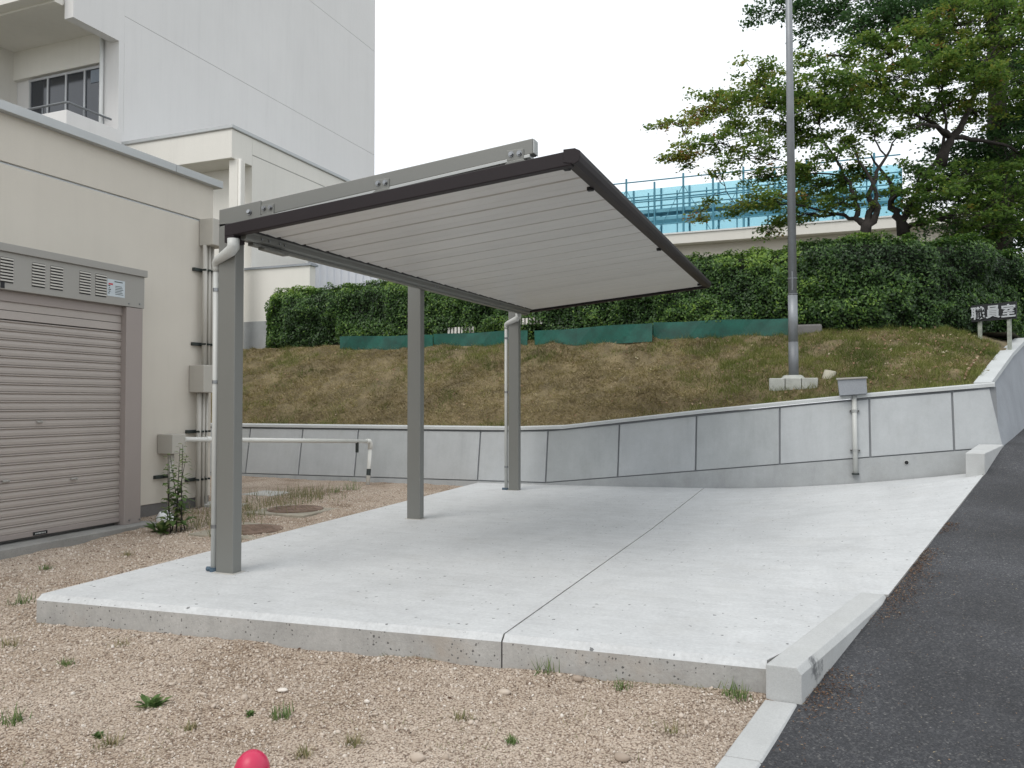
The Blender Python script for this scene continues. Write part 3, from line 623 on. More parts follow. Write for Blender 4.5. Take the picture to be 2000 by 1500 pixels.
for f_ in (.20, .70):
    c_ = t0.lerp(t1, f_); c2 = MB().tube([c_+Vector((0, 0, .018)), c_-Vector((0, 0, .018))], .036, 12)
    c2.box(c_.x-.06, c_.x+.06, c_.y+.01, c_.y+.035, c_.z-.015, c_.z+.015).build('clamp', 'carport_lt', cb)
    for q_ in (-.055, .04): MB().box(c_.x+q_, c_.x+q_+.015, c_.y-.01, c_.y+.008, c_.z-.008, c_.z+.008).build('bolt', 'black', cb)
MB().tube([t1+Vector((0, 0, .02)), t1], .045, 12).build('collar', 'dark_steel', cb)

# ------------------------------------------------------------------ CARPORT
cpo = thing('carport', (-3.89, 4.45, 0), 'bronze grey cantilever carport with three posts and a tilted panelled roof, on the white slab', 'carport')
PX0, PX1 = -3.982, -3.832; PYS = [4.42, 7.18, 10.02]
TILT = .015; SL = math.tan(rad(5.05)); XL, XR = -3.88, -1.285; YR0, YR1 = 4.36, 10.32
def zr(x, y, dz=0): return 2.455 + (x-XL)*SL + (y-4.4)*TILT + dz      # top of the roof sheet
for y in PYS:
    MB().box(PX0, PX1, y, y+.09, -.05, zr(PX1, y)+.02).build('post', 'carport', cpo, .005)
# underside panels run across, each with a seam
nP = 19; stp = (YR1-YR0-.14)/nP
for k in range(nP):
    a, b_ = YR0+.07+k*stp+.014, YR0+.07+(k+1)*stp-.014
    x0, x1 = XL+.13, XR-.05; mb = MB()
    # shallow profile: flat, small groove, flat
    cs = [(a, .012), (a+.006, 0), (a+.145, -.003), (a+.150, .003), (a+.156, .003), (a+.160, 0), (b_-.02, -.006), (b_, .004)]
    L0 = [(x0, y, zr(x0, y)-.055+d) for y, d in cs] + [(x0, b_, zr(x0, b_)-.03), (x0, a, zr(x0, a)-.03)]
    L1 = [(x1, y, zr(x1, y)-.055+d) for y, d in cs] + [(x1, b_, zr(x1, b_)-.03), (x1, a, zr(x1, a)-.03)]
    mb.prism(L0, L1).build('roof_panel', 'panel', cpo)
MB().hexa([(XL+.05, YR0+.03, zr(XL+.05, YR0)-.035), (XR-.03, YR0+.03, zr(XR-.03, YR0)-.035), (XR-.03, YR1-.03, zr(XR-.03, YR1)-.035), (XL+.05, YR1-.03, zr(XL+.05, YR1)-.035),
           (XL+.05, YR0+.03, zr(XL+.05, YR0)-.004), (XR-.03, YR0+.03, zr(XR-.03, YR0)-.004), (XR-.03, YR1-.03, zr(XR-.03, YR1)-.004), (XL+.05, YR1-.03, zr(XL+.05, YR1)-.004)]).build('roof_sheet', 'panel_gap', cpo)
def beam(name, mat, p, q, w, h, parent, dirn='x', bevel=.006, h2=None):
    """bar between p and q (bottom centre), width w sideways, height h"""
    p, q = Vector(p), Vector(q); h2 = h2 or h
    s_ = Vector((0, w/2, 0)) if dirn == 'x' else Vector((w/2, 0, 0))
    return MB().hexa([p-s_, q-s_, q+s_, p+s_, p-s_+Vector((0, 0, h)), q-s_+Vector((0, 0, h2)), q+s_+Vector((0, 0, h2)), p+s_+Vector((0, 0, h))] if dirn == 'x' else
                     [p-s_, p+s_, q+s_, q-s_, p-s_+Vector((0, 0, h)), p+s_+Vector((0, 0, h)), q+s_+Vector((0, 0, h2)), q-s_+Vector((0, 0, h2))]).build(name, mat, parent, bevel)
FH = .088
beam('fascia', 'fascia', (XL, YR0+.03, zr(XL, YR0)-FH), (XR-.05, YR0+.03, zr(XR-.05, YR0)-FH), .06, FH, cpo)
beam('fascia', 'fascia', (XL, YR1-.03, zr(XL, YR1)-FH), (XR-.05, YR1-.03, zr(XR-.05, YR1)-FH), .06, FH, cpo)
# outer fascia with rounded profile
def fsec(y):
    z = zr(XR, y); return [(XR-.10, y, z-.075), (XR-.03, y, z-.088), (XR-.005, y, z-.075), (XR+.004, y, z-.045), (XR, y, z-.012), (XR-.03, y, z+.004), (XR-.10, y, z+.004)]
MB().prism(fsec(YR0-.004), fsec(YR1+.004)).build('front_fascia', 'fascia', cpo, .003)
for y, dx in ((YR0+.10, .118), (YR0+.62, .108), (YR0+3.0, .108), (YR1-.3, .108)):
    z = zr(XR-.1, y); MB().box(XR-.13, XR-.09, y-.02, y+.02, z-.083, z-.05).build('clip', 'black', cpo, .004)
beam('edge_trim', 'panel', (XL+.12, YR0+.068, zr(XL+.12, YR0)-.067), (XR-.1, YR0+.068, zr(XR-.1, YR0)-.067), .015, .03, cpo, bevel=.002)
MB().hexa([(-3.745, YR0+.08, zr(-3.745, YR0)-.064), (-3.705, YR0+.08, zr(-3.705, YR0)-.062), (-3.705, YR1-.07, zr(-3.705, YR1)-.062), (-3.745, YR1-.07, zr(-3.745, YR1)-.064), (-3.745, YR0+.08, zr(-3.745, YR0)-.03), (-3.705, YR0+.08, zr(-3.705, YR0)-.03), (-3.705, YR1-.07, zr(-3.705, YR1)-.03), (-3.745, YR1-.07, zr(-3.745, YR1)-.03)]).build('gap_shade_strip', 'black', cpo)  # black strip set in for the shaded gap between gutter beam and panels
# gutter beam along the low side
gz = lambda y, d=0: 2.352+(y-4.4)*TILT+d
gu = MB()
def gsec(y): return [(-3.83, y, gz(y)), (-3.765, y, gz(y)), (-3.75, y, gz(y, .012)), (-3.75, y, gz(y, .045)), (-3.725, y, gz(y, .052)), (-3.715, y, gz(y, .068)), (-3.725, y, gz(y, .088)), (-3.75, y, gz(y, .096)), (-3.83, y, gz(y, .096))]
gu.prism(gsec(YR0+.075), gsec(YR1-.06)).build('gutter_beam', 'carport', cpo, .002)
MB().box(XL, -3.80, YR0+.002, YR0+.12, 2.325, 2.40).build('gutter_end', 'fascia', cpo, .004)
beam('beam_flange', 'carport', (-3.80, YR0+.18, gz(YR0+.18)-.022), (-3.80, YR1-.1, gz(YR1)-.020), .05, .020, cpo, 'y', .002)
for y in (4.60, 4.68, 4.80, 4.86, 7.35, 7.42, 7.55, 9.2, 9.9, 9.98):
    MB().tube([(-3.75, y, gz(y, .030)), (-3.742, y, gz(y, .030))], .008, 8).build('bolt', 'bolt', cpo)
MB().box(-3.80, -3.74, 4.62, 4.90, gz(4.6)-.04, gz(4.6)-.024).build('gusset', 'carport', cpo, .003)
# three arms over the roof, each with brackets and bolts
for i, y in enumerate(PYS):
    yc = y+.045; ax0, ax1 = PX0, -1.60
    ar = beam('arm', 'carport', (ax0+.36, yc, zr(ax0+.36, y)+.024), (ax1, yc, zr(ax1, y)+.052), .072, .108, cpo, h2=.096)
    slv = beam('arm_sleeve', 'carport', (ax0, yc, zr(ax0, y)+.006), (ax0+.365, yc, zr(ax0+.365, y)+.014), .090, .128, ar, h2=.122)
    beam('arm_flange', 'carport_lt', (ax0+.37, yc, zr(ax0+.37, y)+.003), (ax1-.02, yc, zr(ax1, y)+.032), .078, .020, ar, bevel=.002)
    MB().box(ax1, ax1+.008, yc-.037, yc+.037, zr(ax1, y)+.054, zr(ax1, y)+.144).build('end_cap', 'carport_lt', ar, .004)
    for bxp in (ax0+.42, at_y(745, 350, PYS[0]).x, at_y(1006, 292, PYS[0]).x):
        zb_ = zr(bxp, y); brk = MB().box(bxp-.055, bxp+.055, yc-.043, yc+.043, zb_+.032, zb_+.098)
        brk.prism([(bxp-.09, yc-.05, zb_-.002), (bxp+.09, yc-.05, zb_+.006), (bxp+.05, yc-.05, zb_+.035), (bxp-.04, yc-.05, zb_+.03)], [(bxp-.09, yc+.05, zb_-.002), (bxp+.09, yc+.05, zb_+.006), (bxp+.05, yc+.05, zb_+.035), (bxp-.04, yc+.05, zb_+.03)])
        bo = brk.build('bracket', 'carport_lt' if False else 'carport', ar, .003)
        for s_ in (-.027, .027):
            MB().tube([(bxp+s_, yc-.043, zb_+.072), (bxp+s_, yc-.058, zb_+.072)], .013, 6).tube([(bxp+s_, yc-.043, zb_+.072), (bxp+s_, yc-.047, zb_+.072)], .018, 12).build('bolt', 'bolt', ar)
    MB().tube([(ax0+.27, yc-.045, zr(ax0+.27, y)+.068), (ax0+.27, yc-.062, zr(ax0+.27, y)+.072)], .015, 6).tube([(ax0+.27, yc-.045, zr(ax0+.27, y)+.068), (ax0+.27, yc-.050, zr(ax0+.27, y)+.068)], .020, 12).build('bolt', 'bolt', ar)
# downpipes
for i in (0, 2):
    y = PYS[i]; zt = gz(y)-.05; px = -4.02
    dp = MB().tube([(-3.82, y-.035, zt+.05), (-3.82, y-.035, zt-.01), (-3.84, y-.04, zt-.035), (-3.99, y-.0, zt-.085), (-4.02, y+.02, zt-.10), (-4.025, y+.03, zt-.13), (-4.025, y+.03, zt-.16)], [.042, .042, .040, .030, .030, .028, .026], 14).build('downpipe_elbow', 'pvc', cpo, smooth=True)
    MB().tube([(px-.005, y+.03, zt-.15), (px-.005, y+.03, .02)], .023, 12).build('downpipe', 'pipe_cream' if False else 'pvc', cpo, smooth=True)
    for z in (zt-.29, 1.35, .32): MB().tube([(px-.005, y+.03, z-.012), (px-.005, y+.03, z+.012)], .026, 12).box(px, PX0+.002, y+.02, y+.04, z-.008, z+.008).build('pipe_clip', 'bolt', cpo)
    MB().tube([(px-.005, y+.03, .03), (px-.005, y+.03, .0)], .030, 12).tube([(px-.005, y+.03, .018), (px-.06, y+.02, .018)], .016, 10).build('drain_shoe', 'blue_cap', cpo)
for y in PYS:   # mortar smudge rim at each foot
    MB().box(PX0-.02, PX1+.02, y-.02, y+.11, -.01, .005).build('mortar_rim', 'pad', cpo, .002)

# ------------------------------------------------------------------ LAMP POLE, STUB
pc = Vector((-.33, 11.72, 1.36))
lp = thing('steel_pole', (pc.x, pc.y, 1.5), 'tall grey galvanised steel pole rising from the concrete block on the grass bank', 'pole')
L_ = lambda z: pc.x-.012*(z-1.6)*.0+(-.02)*(z-1.6)/5
def pole_pt(z): return (L_(z), pc.y, z)
MB().tube([pole_pt(1.50), pole_pt(2.06)], .067, 20).build('sleeve', 'pole_sleeve', lp, smooth=True)
MB().tube([pole_pt(2.05), pole_pt(2.72)], [.066, .064], 20).build('lower_tube', 'pole', lp, smooth=True)
MB().tube([pole_pt(2.70), pole_pt(9.5)], [.060, .036], 20).build('upper_tube', 'pole', lp, smooth=True)
for z in (2.73, 2.95): MB().tube([pole_pt(z), pole_pt(z+.015)], .066, 20).build('band', 'pole_sleeve', lp)
MB().box(L_(2.9)-.01, L_(2.9)+.01, pc.y-.075, pc.y-.055, 2.78, 3.05).build('cable_slot', 'pole_sleeve', lp, .002)
bl = thing('pole_footing', (pc.x, pc.y, 1.3), 'weathered whitish concrete block that the tall steel pole stands in', 'concrete block')
for k in range(3):
    w = .215; x0 = pc.x-.3225+k*w
    MB().box(x0+.003, x0+w-.003, pc.y-.21, pc.y+.21, 1.22, 1.545).build('block', 'block', bl, .012)
MB().tube([(pc.x-.01, pc.y, 1.54), (pc.x-.01, pc.y, 1.59)], [.17, .12], 10).build('mortar_collar', 'block', bl, .005)
s0 = at_y(1614, 752, 11.75); s1 = at_y(1622, 725, 11.78)
sb = MB().tube([s0-(s1-s0)*.6, s1, s1], [.088, .080, .062], 16).build('concrete_stub', 'stub', None, .008, smooth=True)
tag(sb, 'short leaning pale concrete cylinder stuck in the grass beside the pole block', 'concrete stub')

# ------------------------------------------------------------------ SIGN
d0, d1 = at_y(1914, 664, 13.85), at_y(1972, 668, 13.60)
sg = thing('name_sign', ((d0.x+d1.x)/2, 13.7, d0.z), 'small dark sign board with white Japanese characters on two pale stakes before the hedge', 'sign')
u0, u1 = at_y(1914, 625, 13.85), at_y(1971, 618, 13.60)
for a, b_ in ((d0, u0), (d1, u1)): MB().tube([a-Vector((0, 0, .2)), b_+Vector((0, .0, .05))], .03, 4).build('stake', 'wood_white', sg)
cL = at_y(1897, 613, 13.85); cR = at_y(1985, 605, 13.50)
ax = (cR-cL); ln = ax.length; axn = ax.normalized()
up_ = Vector((0, 0, 1)); nrm_ = axn.cross(up_).normalized()
hh = .128
mb = MB(); A = [cL-up_*hh, cR-up_*hh, cR+up_*hh, cL+up_*hh]; off = -nrm_*.02
mb.prism([p+off for p in A], [p-nrm_*(-.004) for p in A]) if False else mb.prism([p for p in A], [p-nrm_*.02 for p in A])
mb.build('board', 'black', sg)
for k, ch in enumerate('職員室'):
    cu = bpy.data.curves.new('character', 'FONT'); cu.body = ch; cu.size = .205; cu.extrude = .006; cu.offset = .005; cu.align_x = 'CENTER'; cu.align_y = 'CENTER'; cu.resolution_u = 3
    to = bpy.data.objects.new('character', cu); C.objects.link(to)
    dg = bpy.context.evaluated_depsgraph_get(); me = bpy.data.meshes.new_from_object(to.evaluated_get(dg)); bpy.data.objects.remove(to)
    me.materials.clear(); me.materials.append(M['letter'])
    o = bpy.data.objects.new('character', me); C.objects.link(o); o.parent = sg
    ctr = cL.lerp(cR, (.16, .5, .84)[k]) + nrm_*.012
    mt = Matrix((( axn.x, up_.x, nrm_.x), (axn.y, up_.y, nrm_.y), (axn.z, up_.z, nrm_.z)))
    xs2 = [v.co.x for v in me.vertices]; ys2 = [v.co.y for v in me.vertices]
    if xs2:
        mx, my = (max(xs2)+min(xs2))/2, (max(ys2)+min(ys2))/2
        for v in me.vertices: v.co = mt @ (v.co-Vector((mx, my, 0)))
    o.location = ctr-sg.location

# ------------------------------------------------------------------ LARGE WHITE BUILDING
XW = -16.3; KW = XW/-14.0
fy = at_x(243, 85, XW).y; by = at_x(732, 200, XW).y; ztop = 22
wb = thing('white_building', (XW, 18, 2.4), 'tall white rendered building with blank side wall and corner balcony, behind the cream store', 'building')
dkz = 1.2+4.85*KW; pz = at_x(243, 258, XW).z; sz = at_x(243, 85, XW).z; l1 = at_x(243, 31, XW).z
lines = [2.0, 7.0, l1, l1+3.55*KW, l1+7.1*KW, 24]
for a, b_ in zip(lines[:-1], lines[1:]):
    MB().box(XW-12, XW, fy, by, a+.006, b_-.006).build('side_wall', 'white_render', wb)
    MB().box(XW-11.9, XW-.012, fy+.012, by-.012, b_-.02, b_+.02).build('wall_joint', 'groove', wb)
# corner balcony: deck, parapet, side wall, soffit, beams
byy = at_x(130, 218, XW).y   # front of the parapet
col = at_y(200, 200, fy)
yw2 = fy-.0
# window wall lies just behind the column, a bit deeper; carve by building it in front of the body
yF = fy-.02
MB().box(XW-12, XW-.0, byy, fy-.001, dkz-.25, dkz).build('balcony_deck', 'white_render', wb)
MB().box(XW-.16, XW, byy, fy-.001, dkz, pz).box(XW-9, XW-.16, byy, byy+.16, dkz, pz).build('balcony_parapet', 'white_render', wb)
ry = byy+.08; rx = XW-.08
rl = MB().tube([(XW-9, ry, pz+.22), (rx-.03, ry, pz+.22), (rx, ry+.03, pz+.22), (rx, fy-.3, pz+.22)], .028, 8)
rl.tube([(XW-9, ry, pz+.02), (rx, ry, pz+.02)], .018, 6)
rl.build('railing', 'pole_sleeve', wb)
for k in range(9): MB().tube([(XW-.9-k*1.0, ry, pz), (XW-.9-k*1.0, ry, pz+.22)], .014, 6).build('railing_post', 'pole_sleeve', wb)
for k in range(4): MB().tube([(rx, ry+.45+k*.55, pz), (rx, ry+.45+k*.55, pz+.22)], .014, 6).build('railing_post', 'pole_sleeve', wb)
sof = sz+.35
MB().box(XW-12, XW-.3, byy-.4, fy-.001, sof, sof+.2).build('balcony_soffit', 'ivory', wb)
bb0 = at_x(143, 22, XW).y
MB().box(XW-.28, XW, bb0, fy-.001, sz, sz+3.0).build('side_beam', 'white_render', wb)
MB().box(XW-12, XW-.28, bb0-.25, bb0-.05, sof-.05, sz+3).build('front_beam', 'ivory', wb)
# recess wall with window, column and down pipe (built on the building's end face)
MB().box(XW-.62, XW-.002, fy-.45+.0, fy-.001, dkz, sof).build('corner_column', 'white_render', wb) if False else None
wl = at_y(62, 190, fy-.03); wr = at_y(198, 190, fy-.03); wt = at_y(130, 148, fy-.03).z; wbz = dkz+.25
ct_ = MB().box(XW-.58, XW-.002, fy-.16, fy-.003, dkz, sof)
ct_.build('corner_column', 'white_render', wb)
MB().tube([(XW-.52, fy-.22, dkz), (XW-.52, fy-.22, sof)], .05, 10).build('balcony_pipe', 'white', wb, smooth=True)
MB().tube([(XW-.52, fy-.22, 1.2+6.25*KW), (XW-.35, fy-.26, 1.2+6.18*KW)], .025, 8).build('pipe_bracket', 'white', wb)
fr = MB(); X0, X1 = wl.x, XW-.60; n_ = 4; wd = (X1-X0)/n_
fr.box(X0-.05, X1, fy-.09, fy-.03, wt, wt+.06); 
for k in range(n_+1): fr.box(X0+k*wd-.03, X0+k*wd+.03, fy-.09, fy-.03, wbz, wt)
fr.box(X0, X1, fy-.085, fy-.035, wbz-.05, wbz); fr.box(X0+2*wd, X1, fy-.088, fy-.034, wbz+.95, wbz+1.0)
frm = fr.build('window_frame', 'alu', wb)
for k in range(n_): MB().box(X0+k*wd+.03, X0+(k+1)*wd-.03, fy-.06, fy-.05, wbz, wt).build('pane', 'glass', frm)
MB().box(X0+3*wd+.2, X1-.02, fy-.075, fy-.065, wt-.35, wt-.02).build('paper_notice', 'curtain', frm)
MB().box(XW-12, X0-.6, fy-.9, fy-.003, dkz, sof).build('recess_pier', 'ivory', wb)
MB().box(X0-.6, XW-.58, fy-.12, fy-.003, wt+.12, sof).build('window_head', 'ivory', wb)

# ------------------------------------------------------------------ IVORY ANNEX
XA = -12.86
c0 = at_x(453, 245, XA); c1 = at_x(493, 268, XA); zt = c0.z; zb_ = at_x(453, 308, XA).z
an = thing('ivory_annex', (XA, 17, 2.4), 'ivory flat roofed annex with a boxy canopy, in front of the white building', 'building')
MB().box(XA-4.6, XA-.0, c0.y, c1.y+.0, zb_, zt-.06).build('canopy', 'ivory', an, .01)
gz1 = at_x(500, 306, XA).z
MB().box(XA-1.98, XA-.003, c1.y+.003, 27, 2.0, gz1-.012).build('side_wall', 'ivory', an)
MB().box(XA-1.9, XA-.012, c1.y+.01, 26.9, gz1-.02, gz1+.02).build('wall_joint', 'groove', an)
MB().box(XA-1.98, XA-.003, c1.y+.003, 27, gz1+.012, zt-.06).build('side_wall', 'ivory', an)
MB().box(XA-4.65, XA+.04, c0.y-.04, 27.05, zt-.06, zt+.02).build('roof_edge', 'metal_cap', an, .004)
MB().box(XA-4.64, XA+.03, c0.y-.03, 27.0, zt-.075, zt-.06).build('drip_edge', 'groove', an)
q = at_y(447, 350, c0.y+.12); q2 = at_y(464, 350, c0.y+.12)
MB().box(q.x, q2.x, c0.y+.12, c0.y+.38, 2.2, zb_).build('column', 'ivory', an, .01)
MB().tube([(q2.x+.03, c0.y+.16, 2.2), (q2.x+.03, c0.y+.16, zb_)], .035, 10).build('downpipe', 'ivory', an, smooth=True)
MB().box(XA-6, q.x-.02, c1.y+.3, c1.y+.5, 6.0, zb_-.002).build('lobby_wall', 'ivory', an)
MB().box(XA-6, q.x+.1, c1.y+.1, c1.y+.28, 5.64, 6.0).build('lobby_beam', 'base_grey', an)
MB().box(XA-6, q.x+.1, c1.y+.3, c1.y+.34, 3.0, 5.64).build('dark_window', 'glass', an)
# low white wall with grey footing
l0 = at_y(440, 531, 15.33); l1_ = at_y(605, 533, 15.33); zg = at_y(500, 628, 15.33).z
lw = thing('low_white_wall', (l0.x, 15.4, 2.4), 'low white wall with grey concrete foot, left of the clipped hedge end', 'wall')
MB().box(l0.x-1, l1_.x, 15.33, 15.55, zg, l0.z).build('wall', 'ivory', lw)
MB().box(l0.x-1.05, l1_.x+.05, 15.29, 15.60, l0.z, l0.z+.05).build('cap', 'wall_side', lw)
MB().box(l0.x-1, l1_.x, 15.30, 15.58, 2.0, zg-.003).build('foot', 'wall_foot', lw)
# corrugated store
k0_ = at_y(604, 520, 17.2)
cs_ = thing('corrugated_store', (k0_.x+2, 18, 2.4), 'white corrugated steel store half hidden behind the hedge', 'shed')
mb = MB(); x = k0_.x; pts = []
while x < k0_.x+5.2: pts += [(x, 17.2), (x+.09, 17.2), (x+.12, 17.24), (x+.19, 17.24)]; x += .22
for a, b_ in zip(pts[:-1], pts[1:]):
    k = len(mb.v); mb.v += [(a[0], a[1], 2.2), (b_[0], b_[1], 2.2), (b_[0], b_[1], 4.95), (a[0], a[1], 4.95)]; mb.f.append((k, k+1, k+2, k+3))
mb.build('corrugated_wall', 'corr', cs_)
MB().box(k0_.x, k0_.x+5.3, 17.26, 19.5, 2.2, 4.94).build('store_body', 'corr', cs_); MB().box(k0_.x-.05, k0_.x+5.3, 17.15, 19.55, 4.95, 5.03).build('roof', 'metal_cap', cs_, .004)
MB().box(k0_.x-.06, k0_.x-.002, 17.14, 17.26, 2.2, 4.95).build('corner_trim', 'white', cs_)
# scrap of white fence seen through the hedge foot
wf = thing('picket_fence', (-7.0, 14.3, 2.4), 'scrap of white slatted fence showing through the foot of the hedge', 'fence')
for (pa, pb, n2) in ((868, 915, 8), (1008, 1050, 7)):
    A_ = at_y(pa, 640 if pa < 900 else 622, 13.86); B_ = at_y(pb, 640 if pa < 900 else 622, 13.86)
    for k in range(n2):
        x = A_.x+(B_.x-A_.x)*k/(n2-1); MB().box(x-.022, x+.022, 14.05, 14.075, A_.z-.10, A_.z+.02).build('picket', 'ivory', wf)

# ------------------------------------------------------------------ FAR BUILDING WITH SCAFFOLD
YF = 32.0
pL = at_y(1150, 470, YF); pR = at_y(1905, 410, YF); zp = at_y(1292, 458, YF).z
fb = thing('far_building', (pR.x-8, YF, 2.4), 'far beige flat roofed building with pale parapet, behind the hedge and trees', 'building')
MB().box(pL.x, pR.x, YF+.5, YF+14, 2, zp-.42).build('wall', 'cream', fb)
MB().box(pL.x, pR.x+.2, YF, YF+14.2, zp-.42, zp-.03).build('parapet', 'ivory', fb)
MB().box(pL.x, pR.x+.23, YF-.05, YF+14.25, zp-.03, zp+.03).build('parapet_cap', 'white', fb)
xe = at_y(1897, 500, YF).x
MB().box(xe-.14, xe+.14, YF+.3, YF+.48, 2, zp-.43).build('downpipe', 'white', fb)
for k in range(8): MB().box(xe-3.6-k*3.2, xe-1.8-k*3.2, YF+.47, YF+.49, 5.2, 6.6).build('window', 'glass', fb)
sc0 = at_y(1170, 400, YF+1.2).x; sc1 = at_y(1760, 400, YF+1.2).x; ss0 = zp-.05; ztp = at_y(1440, 334, YF+1.2).z
sf = thing('scaffold', ((sc0+sc1)/2, YF+1.6, zp), 'blue steel scaffold wrapped in pale blue mesh on the far roof', 'scaffold')
H_ = ztp-ss0
pos = np.arange(sc0, sc1+.1, 1.22)
for i, x in enumerate(pos):
    MB().tube([(x+.95, YF+1.25, ss0), (x+.95, YF+1.25, ss0+H_*.8)], .028, 6).build('upright', 'scaff', sf)
    MB().tube([(x, YF+1.2, ss0), (x, YF+1.2, ztp+(.15 if i % 2 else -.10))], .045, 6).build('upright', 'scaff', sf)
    MB().tube([(x+.12, YF+2.1, ss0), (x+.12, YF+2.1, ztp-.15)], .045, 6).build('upright', 'scaff', sf)
for z in (.25, .75, 1.55, 1.78, 2.0, H_-.02):
    MB().tube([(sc0, YF+1.2, ss0+z), (sc1, YF+1.2, ss0+z)], .028, 6).build('ledger', 'scaff', sf)
for z in (1.62, 2.1): MB().tube([(sc0, YF+2.1, ss0+z), (sc1, YF+2.1, ss0+z)], .028, 6).build('ledger', 'scaff', sf)
for z in (.95, 1.28): MB().box(sc0, sc1, YF+1.25, YF+2.0, ss0+z, ss0+z+.13).build('deck', 'deckm', sf)
for i in range(0, len(pos)-1):
    x, x2 = pos[i], pos[i+1]
    if i % 2: x, x2 = x2, x
    MB().tube([(x, YF+1.16, ss0+.15), (x2, YF+1.16, ss0+H_-.35)], .014, 5).build('brace', 'scaff', sf)
MB().hexa([(sc0, YF+2.15, ss0), (sc1, YF+2.15, ss0), (sc1, YF+2.165, ss0), (sc0, YF+2.165, ss0), (sc0, YF+2.15, ss0+H_-.12), (sc1, YF+2.15, ss0+H_-.12), (sc1, YF+2.165, ss0+H_-.12), (sc0, YF+2.165, ss0+H_-.12)]).build('mesh_sheet', 'mesh_sheet', sf)
MB().box(sc1, sc1+.012, YF+1.2, YF+4.2, ss0, ss0+H_-.30).build('mesh_sheet', 'mesh_sheet', sf)

# ------------------------------------------------------------------ MANHOLES, PADS, BOLLARD
def manhole(px, py, r, label, collar=True):
    z = -.075; c = at_z(px, py, z)
    z = float(z_gravel(c.x, c.y))+.02; c = at_z(px, py, z)
    t_ = thing('manhole', (c.x, c.y, z-.03), label, 'manhole cover', 'rusty manhole covers in the gravel')
    MB().box(c.x-r-.12, c.x+r+.12, c.y-r-.12, c.y+r+.12, z-.10, z-.004).build('collar', 'ring', t_, .01)
    MB().tube([(c.x, c.y, z-.02), (c.x, c.y, z+.006)], r+.03, 40).build('rim', 'rust', t_)
    lid = MB().tube([(c.x, c.y, z-.02), (c.x, c.y, z+.010)], r, 40)
    lid.build('lid', 'rust', t_)
    rb = MB()
    for i in range(-4, 5):
        for j in range(-4, 5):
            if i*i+j*j < 18: rb.box(c.x+i*r*.2-.014, c.x+i*r*.2+.014, c.y+j*r*.2-.014, c.y+j*r*.2+.014, z+.009, z+.014)
    st_ = rb.build('lid_studs', 'rust', t_); st_['kind'] = 'stuff'
manhole(577, 994, .30, 'rusty round manhole cover farther from the near carport post')
manhole(488, 1034, .30, 'rusty round manhole cover just behind the near carport post')
def pad(px0, px1, py, d, label, zadd=.04):
    c = at_z(px0, py, -.07); e_ = at_z(px1, py, -.07)
    o = MB().box(c.x, e_.x, c.y, c.y+d, -.2, float(z_gravel(c.x, c.y))+zadd).build('concrete_pad', 'pad', None, .012); tag(o, label, 'concrete pad', 'pale concrete pads by the cream wall')
pad(380, 478, 984, .28, 'pale concrete pad at the foot of the wall conduits')
pad(470, 545, 966, .5, 'flat pale concrete slab behind the near post, among the weeds', .02)
lump = at_z(325, 1012, -.12)
mb = MB().tube([(lump.x, lump.y, -.25), (lump.x, lump.y, -.10), (lump.x, lump.y, -.07), (lump.x+.02, lump.y, -.05)], [.12, .11, .08, .03], 12)
tag(mb.build('concrete_pad', 'white', None, .01, smooth=True), 'rounded lump of whitish mortar around the stub conduit, behind the weed', 'concrete pad', 'pale concrete pads by the cream wall')
bq = ray(492, 1500); c = E+bq*1.72; tz = (E+ray(492, 1466)*1.72).z
bo = thing('bollard', (c.x, c.y, -.2), 'red plastic post with rounded top, cut off by the bottom edge of the picture', 'bollard')
R_ = .040
prof_ = [(tz-.0, .003), (tz-.002, .012), (tz-.008, .022), (tz-.018, .031), (tz-.032, .037), (tz-.055, .0395)]
MB().tube([(c.x, c.y, z) for z, _ in reversed(prof_)], [r_ for _, r_ in reversed(prof_)], 28).build('cap', 'red', bo, smooth=True)
MB().tube([(c.x, c.y, -.2), (c.x, c.y, -.17), (c.x, c.y, -.15), (c.x, c.y, tz-.056)], [.12, .12, .040, .038], 28).build('post', 'red', bo, smooth=True)

# ------------------------------------------------------------------ GREEN BOARDS AT THE HEDGE FOOT
GB = 'green boards along the hedge foot'
gl = ['leftmost green board under the hedge, near its rounded end', 'green board under the hedge between the middle and far carport posts', 'green board under the hedge right of the far carport post', 'rightmost green board under the hedge, ending at the steel pole']
for k, (a, b_, ya, yb2, h1, h2) in enumerate(((664, 845, 672, 668, 18, 17), (847, 1030, 667, 662, 17, 21), (1044, 1274, 663, 650, 20, 24), (1276, 1541, 650, 641, 25, 24))):
    yp = 13.78 if k != 2 else 13.70
    P0, P1 = at_y(a, ya+4, yp+.02*k), at_y(b_, yb2+4, yp); T0, T1 = at_y(a, ya-h1*.82, yp+.02*k), at_y(b_, yb2-h2*.82, yp)
    nseg = 8; mb = MB()
    for i in range(nseg):
        s0, s1_ = i/nseg, (i+1)/nseg; w0 = .015*math.sin(s0*9+k); w1 = .015*math.sin(s1_*9+k)
        a0, a1 = P0.lerp(P1, s0), P0.lerp(P1, s1_); b0, b1 = T0.lerp(T1, s0), T0.lerp(T1, s1_)
        mb.hexa([(a0.x, a0.y+w0, a0.z-.12), (a1.x, a1.y+w1, a1.z-.12), (a1.x, a1.y+w1+.012, a1.z-.12), (a0.x, a0.y+w0+.012, a0.z-.12), (b0.x, b0.y-w0, b0.z+w0*.5), (b1.x, b1.y-w1, b1.z+w1*.5), (b1.x, b1.y-w1+.012, b1.z+w1*.5), (b0.x, b0.y-w0+.012, b0.z+w0*.5)])
    tag(mb.build('green_board', 'green_board'), gl[k], 'board', GB)
MB_ = at_y(1570, 640, 13.8)
